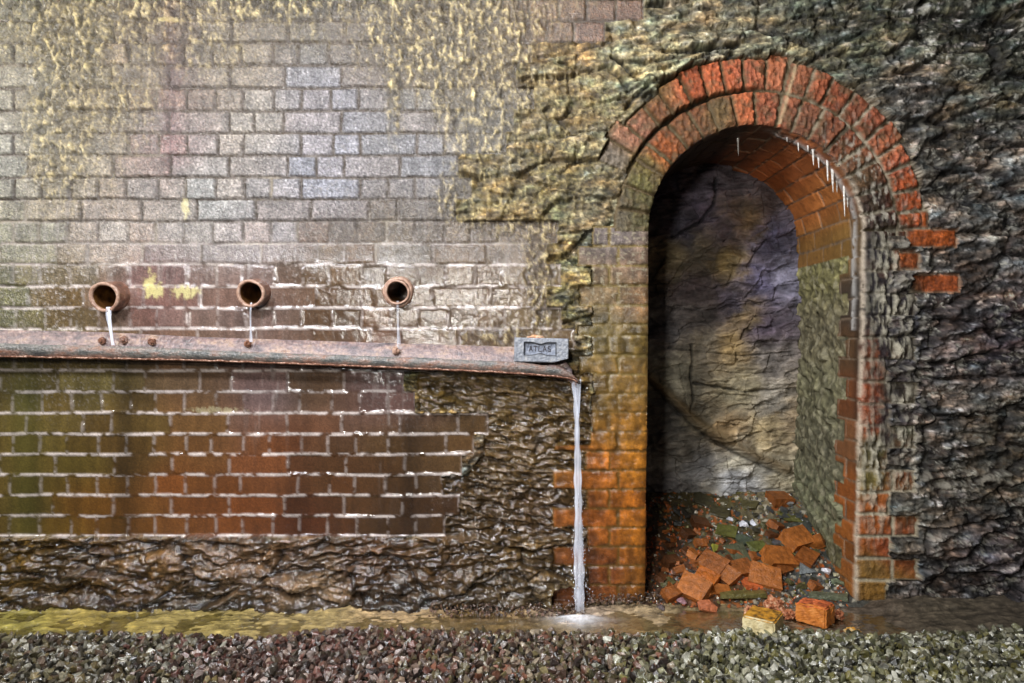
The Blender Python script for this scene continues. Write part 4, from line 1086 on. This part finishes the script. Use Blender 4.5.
link('rust_edge', sweep('rust_edge', rust_prof, -190, 578), M_rust, gut, label='orange rust scale on the lower edge')
# spout
def spout():
    vs_, fs_ = [], []; sg = 14; n_ = 9
    for i in range(n_+1):
        f = i/n_; u_ = 548+28*f; v_ = 370+1.5*f+12*f**3
        y = YF+.028; s = D+y; cx_ = (u_-512)/F*s; cz = ZC-(v_-341.5)/F*s; rad = .027-.012*f
        for j in range(sg):
            a = 2*math.pi*j/sg; ww = 1+.12*math.sin(3*a+i)
            vs_.append((cx_+rad*.55*math.sin(a)*f*ww*.6, y+rad*1.1*math.cos(a)*ww, cz+rad*.8*math.sin(a)*ww))
    for i in range(n_):
        for j in range(sg):
            a = i*sg+j; b2 = i*sg+(j+1) % sg; fs_.append((a, b2, b2+sg, a+sg))
    fs_.append(tuple(n_*sg+j for j in range(sg))[::-1]); fs_.append(tuple(range(sg)))
    me = bpy.data.meshes.new('spout'); me.from_pydata(vs_, [], fs_)
    for p in me.polygons: p.use_smooth = True
    return me
link('spout', spout(), M_gut, gut, label='curled rusty gutter end')
M_wet_sheet = M_water
# bolts
def bolt(r_, seed):
    bm = bmesh.new(); bmesh.ops.create_cone(bm, cap_ends=True, segments=6, radius1=r_, radius2=r_*.86, depth=r_*.9)
    bmesh.ops.create_cone(bm, cap_ends=True, segments=16, radius1=r_*.5, radius2=r_*.4, depth=r_*.8, matrix=Matrix.Translation((0, 0, r_*.6)))
    bmesh.ops.bevel(bm, geom=bm.edges[:], offset=r_*.10, segments=2, affect='EDGES')
    rr__ = random.Random(seed)
    for v_ in bm.verts: v_.co += Vector((rr__.uniform(-1, 1), rr__.uniform(-1, 1), rr__.uniform(-1, 1)))*r_*.05
    me = bpy.data.meshes.new('bolt'); bm.to_mesh(me); bm.free()
    for p in me.polygons: p.use_smooth = False
    return me
for i, (pu_, pv_, r_, m_) in enumerate(((102,341,4.2,M_pipe),(123.5,340,4.8,M_pipe),(152,341.5,4.4,M_rust),(248,344,4,M_pipe),(396,351,4.4,M_lip))):
    y = YB-.014; s = D+y
    o = link('bolt', bolt(r_*K, i), m_, gut); o.location = ((pu_-512)/F*s, y, ZC-(pv_-341.5)/F*s); o.rotation_euler = (math.radians(90), 0, .3*i)

# ------------------------------------------------------------------ brick standing on the gutter end
M_blk = brick_mat('grey_block', [(.3, (96,98,104)), (.5, (134,138,146)), (.7, (172,172,172))], 50, rough=.5)
_nt = M_blk.node_tree; _b = [n for n in _nt.nodes if n.type == 'BSDF_PRINCIPLED'][0]; _src = _b.inputs['Base Color'].links[0].from_socket
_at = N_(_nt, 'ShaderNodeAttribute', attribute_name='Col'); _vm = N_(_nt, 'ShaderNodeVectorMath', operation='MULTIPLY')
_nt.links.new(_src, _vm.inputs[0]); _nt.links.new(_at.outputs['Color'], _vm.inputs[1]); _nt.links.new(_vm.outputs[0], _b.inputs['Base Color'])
M_blk2 = brick_mat('grey_frog', [(.3, (104,108,122)), (.5, (140,146,164)), (.7, (176,180,194))], 60, rough=.45)
M_ink = brick_mat('dark_mark', [(.3, (46,44,50)), (.7, (80,76,82))], 60)
by_ = YF+.004; sB = D+by_-.0
def bp_(pu_, pv_): return ((pu_-512)/F*sB, ZC-(pv_-341.5)/F*sB)
bx0, bz1 = bp_(514, 338); bx1, bz0 = bp_(568.5, 362.5)
W = bx1-bx0; Hh = bz1-bz0
root = link('frogged_brick', None); root.location = ((bx0+bx1)/2, by_, bz0); root.rotation_euler = (0, math.radians(1.2), 0)
tag(root, 'grey brick stamped ATLAS lying on its side on the gutter end', 'brick')
# face with waisted recess
def frog_w(xn):   # half height of the recess at xn in -1..1
    return .56-.15*math.exp(-(xn/.30)**2)
nx_, nz_ = 150, 66; fx0, fx1 = -.72, .36
vsb = []; vcb = []
for j in range(nz_+1):
    for i in range(nx_+1):
        a = -1+2*i/nx_; c_ = -1+2*j/nz_
        xn = (a+.05)/.60
        d_ = min((1-abs(xn))*1.4, frog_w(xn)-abs(c_-.10))
        dep_ = float(ss(0, .11, np.array(d_)))*.012
        ch = max(0, (a+1)*.0)
        edge_ = max(0, abs(a)-.965)/.035*.004+max(0, abs(c_)-.92)/.08*.004
        cut = max(0, (a-.80)*1.3+(-c_-.55))     # chipped lower right corner
        X_ = a*W/2; Z_ = (c_+1)*Hh/2
        if cut > 0: Z_ += cut*.018*1.2; 
        hgt_ = 0 if not (-.62 < a < .2 and c_ > .8) else 0
        nn = float(perlin(np.array([a*9.]), np.array([c_*5.]), 41)[0])*.0012
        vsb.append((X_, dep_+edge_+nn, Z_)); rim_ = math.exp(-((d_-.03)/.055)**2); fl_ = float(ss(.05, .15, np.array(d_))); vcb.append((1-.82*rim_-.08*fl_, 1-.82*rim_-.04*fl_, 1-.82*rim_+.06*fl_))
qs = grid_quads(nz_+1, nx_+1)
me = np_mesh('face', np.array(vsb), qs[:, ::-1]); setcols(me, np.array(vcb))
bm = bmesh.new(); bm.from_mesh(me)
be = [e for e in bm.edges if e.is_boundary]
cl_ = bm.verts.layers.float_color.get('Col')
ex = bmesh.ops.extrude_edge_only(bm, edges=be); nvs = [g for g in ex['geom'] if isinstance(g, bmesh.types.BMVert)]
for v_ in nvs: v_.co.y = .066; v_[cl_] = (1, 1, 1, 1)
bmesh.ops.contextual_create(bm, geom=[e for e in bm.edges if e.is_boundary])
bmesh.ops.recalc_face_normals(bm, faces=bm.faces); bm.to_mesh(me); bm.free()
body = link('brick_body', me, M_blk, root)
def letters():
    G = {'A': [((0,0),(.5,1)),((.5,1),(1,0)),((.2,.38),(.8,.38))], 'T': [((0,1),(1,1)),((.5,1),(.5,0))], 'L': [((.1,1),(.1,0)),((.1,0),(.9,0))], 'S': [((.9,.9),(.2,1)),((.2,1),(.1,.62)),((.1,.62),(.85,.42)),((.85,.42),(.8,0)),((.8,0),(.1,.08))]}
    bm = bmesh.new(); lw = .0026; w = W*.060; hh = Hh*.20; x = -.05*W/2-2.5*w*1.42+.2*w; z0 = Hh*.46
    for ch in 'ATLAS':
        for (a, b2) in G[ch]:
            p = Vector((x+a[0]*w, 0, z0+a[1]*hh)); q_ = Vector((x+b2[0]*w, 0, z0+b2[1]*hh)); d_ = q_-p
            mt = Matrix.Translation((p+q_)/2) @ Matrix.Rotation(-math.atan2(d_.z, d_.x), 4, 'Y') @ Matrix.Diagonal((d_.length+lw*.7, .003, lw, 1))
            bmesh.ops.create_cube(bm, size=1, matrix=mt)
        x += w*1.42
    me = bpy.data.meshes.new('stamped_letters'); bm.to_mesh(me); bm.free(); return me
o = link('stamped_letters', letters(), M_ink, root, label='dark stamped letters ATLAS'); o.location = (0, .0112, 0)
# orange crust on top of the grey brick
me = crumbly('lime_crust', .018, 44, .5); M_oc = brick_mat('orange_crust', [(.3, (170,96,60)), (.5, (214,160,120)), (.7, (236,226,200))], 60)
o = link('lime_crust', me, M_oc, root, label='orange and cream crust on the top edge'); o.location = (-.020, .016, Hh+.002); o.scale = (1.5, .7, .8)

# ------------------------------------------------------------------ running water
def stream_mat(name, dens=.62, scale=60, tint=(.86, .9, 1.)):
    m, nt, b, out = mat(name)
    b.inputs['Base Color'].default_value = (tint[0], tint[1], tint[2], 1); b.inputs['Roughness'].default_value = .18
    b.inputs['Transmission Weight'].default_value = .35; b.inputs['IOR'].default_value = 1.33
    n = noise(nt, scale, 3, .5, stretch=(1, 1, .05))
    lw = N_(nt, 'ShaderNodeLayerWeight'); lw.inputs[0].default_value = .45
    inv = mrange(nt, lw.outputs['Facing'], .15, .95, 1, .0)
    nm = mrange(nt, n.outputs[0], .38, .62, .35, 1.3)
    mu = N_(nt, 'ShaderNodeMath', operation='MULTIPLY'); nt.links.new(inv.outputs[0], mu.inputs[0]); nt.links.new(nm.outputs[0], mu.inputs[1])
    m3 = N_(nt, 'ShaderNodeMath', operation='MULTIPLY'); m3.use_clamp = True; nt.links.new(mu.outputs[0], m3.inputs[0]); m3.inputs[1].default_value = dens
    tr = N_(nt, 'ShaderNodeBsdfTransparent'); mx = N_(nt, 'ShaderNodeMixShader')
    nt.links.new(m3.outputs[0], mx.inputs[0]); nt.links.new(tr.outputs[0], mx.inputs[1]); nt.links.new(b.outputs[0], mx.inputs[2]); nt.links.new(mx.outputs[0], out.inputs[0])
    return m
M_str = stream_mat('falling_water', .7); M_tr = stream_mat('trickle', .95, 90); M_faint = stream_mat('faint_trickle', .40, 90)
def tube(path, radii, seg=16, sq=.7, seed=0, rough_=.12):
    vs_, fs_ = [], []
    for i, (p, r_) in enumerate(zip(path, radii)):
        for j in range(seg):
            a = 2*math.pi*j/seg
            w = 1+rough_*math.sin(2*a+seed+i*.25)+rough_*.6*math.sin(5*a+i*.55+seed)
            vs_.append((p[0]+r_*w*math.cos(a), p[1]+r_*sq*w*math.sin(a), p[2]))
    n_ = len(path)
    for i in range(n_-1):
        for j in range(seg):
            a = i*seg+j; b2 = i*seg+(j+1) % seg; fs_.append((a, a+seg, b2+seg, b2))
    me = bpy.data.meshes.new('water'); me.from_pydata(vs_, [], fs_)
    for p in me.polygons: p.use_smooth = True
    return me
yS = YF+.020; sS = D+yS
def P_(u_, v_, y=None):
    y = yS if y is None else y
    return ((u_-512)/F*(D+y), y, ZC-(v_-341.5)/F*(D+y))
n_ = 70
pts = [P_(575.5+4.0*(i/n_)**.6, 382+ (612-382)*i/n_) for i in range(n_+1)]
rad = [(2.6+1.3*math.exp(-((i/n_-.0)/.05)**2)+3.2*(i/n_)**1.4)*.0035*(1+.12*math.sin(i*.9)) for i in range(n_+1)]
fall = link('waterfall', tube(pts, rad, 20, .6, 1), M_str); tag(fall, 'white stream of water falling from the gutter spout to the channel', 'water')
pts = [P_(573.5+5*(i/14)**.8, 380+38*i/14, yS-.006) for i in range(15)]
link('strand', tube(pts, [.0040-.0012*i/14 for i in range(15)], 10, .8, 3), M_str, fall)
pts = [P_(580.5-1.5*(i/14), 379+34*i/14, yS-.003) for i in range(15)]
link('strand', tube(pts, [.0032-.001*i/14 for i in range(15)], 10, .8, 5), M_str, fall)
# spray drops beside the lower fall
bm = bmesh.new()
for i in range(260):
    f = rg.random()**.6; v_ = 470+135*f; u_ = 579+rg.gauss(0, 2.2+4.0*f*f); p = P_(u_, v_, yS+rg.uniform(-.02, .02))
    bmesh.ops.create_icosphere(bm, subdivisions=1, radius=rg.uniform(.0006, .0016), matrix=Matrix.Translation(p) @ Matrix.Diagonal((1, 1, 2.2, 1)))
me = bpy.data.meshes.new('spray'); bm.to_mesh(me); bm.free()
M_drop, nt, b, out = mat('droplets'); b.inputs['Base Color'].default_value = (.85, .87, .95, 1); b.inputs['Roughness'].default_value = .1; b.inputs['Transmission Weight'].default_value = .4
o = link('spray', me, M_drop, fall); o['kind'] = 'stuff'
# foam where it lands
def foam():
    vs_, fs_ = [], []; sg = 64; n_ = 16
    for i in range(n_+1):
        f = i/n_
        for j in range(sg):
            a = 2*math.pi*j/sg; r_ = f*(1+.10*math.sin(3*a)+.07*math.sin(7*a+1))
            z = .020*math.exp(-(f/.40)**2)+.003*float(perlin(np.array([3*math.cos(a)*f*3]), np.array([math.sin(a)*f*9]), 12)[0])*(1-f)+.003
            vs_.append((.21*r_*math.cos(a), .10*r_*math.sin(a), z-.003*f))
    for i in range(n_):
        for j in range(sg):
            a = i*sg+j; b2 = i*sg+(j+1) % sg; fs_.append((a, a+sg, b2+sg, b2))
    me = bpy.data.meshes.new('foam'); me.from_pydata(vs_, [], fs_)
    at_ = me.color_attributes.new('Col', 'FLOAT_COLOR', 'POINT'); k_ = 0
    for i in range(n_+1):
        f = i/n_; d_ = .85*math.exp(-(f/.42)**2)*(1-f)
        for j in range(sg): at_.data[k_].color = (d_, d_, d_, 1); k_ += 1
    for p in me.polygons: p.use_smooth = True
    return me
M_foam, nt, b, out = mat('foam'); b.inputs['Base Color'].default_value = (.92, .93, .97, 1); b.inputs['Roughness'].default_value = .5
at = N_(nt, 'ShaderNodeAttribute', attribute_name='Col'); n = noise(nt, 70, 3); nm = mrange(nt, n.outputs[0], .3, .7, .75, 1.5)
mu = N_(nt, 'ShaderNodeMath', operation='MULTIPLY'); mu.use_clamp = True; nt.links.new(at.outputs['Fac'], mu.inputs[0]); nt.links.new(nm.outputs[0], mu.inputs[1])
tr = N_(nt, 'ShaderNodeBsdfTransparent'); mx = N_(nt, 'ShaderNodeMixShader'); nt.links.new(mu.outputs[0], mx.inputs[0]); nt.links.new(tr.outputs[0], mx.inputs[1]); nt.links.new(b.outputs[0], mx.inputs[2]); nt.links.new(mx.outputs[0], out.inputs[0])
fo = link('splash_foam', foam(), M_foam); p = P_(579, 622, yS-.03); fo.location = ((579-512)/F*2.345, -.155, .003)
tag(fo, 'soft white foam where the falling water lands in the channel', 'foam')
# trickles from the pipes into the gutter
for i, ((x, y, z, ri_), r_, drift) in enumerate(zip(pipe_mouth, (.0095, .0032, .0042), (.016, .0, .006))):
    zb = zat((345, 342, 349)[i], YB-.04); n_ = 24
    pts = []
    for k_ in range(n_+1):
        f = k_/n_; pts.append((x+.012*(i == 0)+drift*f, y+.012-.012*math.sin(min(f*3, 1)*1.57)+.01*f, z+.006-(z+.006-zb)*f))
    rr_ = [r_*(1-.4*k_/n_ if i == 0 else 1+.8*(k_/n_)**2) for k_ in range(n_+1)]
    o = link('water_trickle', tube(pts, rr_, 12, .6, i, .15), M_tr if i == 0 else M_faint)
    tag(o, ('thick white trickle from the first pipe down to the gutter', 'thin faint trickle from the middle pipe down to the gutter', 'thin trickle from the third pipe down onto a bolt')[i], 'water', 'trickles from the drain pipes')

# ------------------------------------------------------------------ light
def area(name, loc, tgt, size, power, col, sy=None):
    l = bpy.data.lights.new(name, 'AREA'); l.size = size; l.energy = power; l.color = col
    if sy: l.shape = 'RECTANGLE'; l.size_y = sy
    o = bpy.data.objects.new(name, l); COL.objects.link(o); o.location = loc
    o.rotation_euler = (Vector(tgt)-Vector(loc)).to_track_quat('-Z', 'Y').to_euler(); return o
area('key_lamp', (-.55, -2.75, 1.45), (.3, 0, .8), .25, 40, (1, .97, .92))
area('sheen_lamp', (-1.38, -2.3, 2.42), (-.4, 0, 1.2), .30, 84, (.90, .93, 1), .3)
area('raking_lamp', (-3.0, -.9, 2.3), (-.4, 0, .9), .2, 36, (1, .95, .88))
area('top_lamp', (-.35, -1.3, 2.7), (.5, 0, .5), .2, 40, (.97, .97, 1))
w = bpy.data.worlds.new('world'); scn.world = w; w.use_nodes = True
w.node_tree.nodes['Background'].inputs[0].default_value = (.9, .93, 1, 1); w.node_tree.nodes['Background'].inputs[1].default_value = .05

cam = bpy.data.cameras.new('camera'); co_ = bpy.data.objects.new('camera', cam); COL.objects.link(co_)
cam.lens = 24; cam.sensor_width = 36; cam.clip_start = .05
co_.location = (0, -D, ZC); co_.rotation_euler = (math.radians(90), 0, 0)
scn.camera = co_
scn.view_settings.view_transform = 'Standard'; scn.view_settings.look = 'None'; scn.view_settings.exposure = 0.0; scn.view_settings.gamma = 1.0
scn.cycles.max_bounces = 6; scn.cycles.transparent_max_bounces = 12
scn.cycles.use_denoising = True
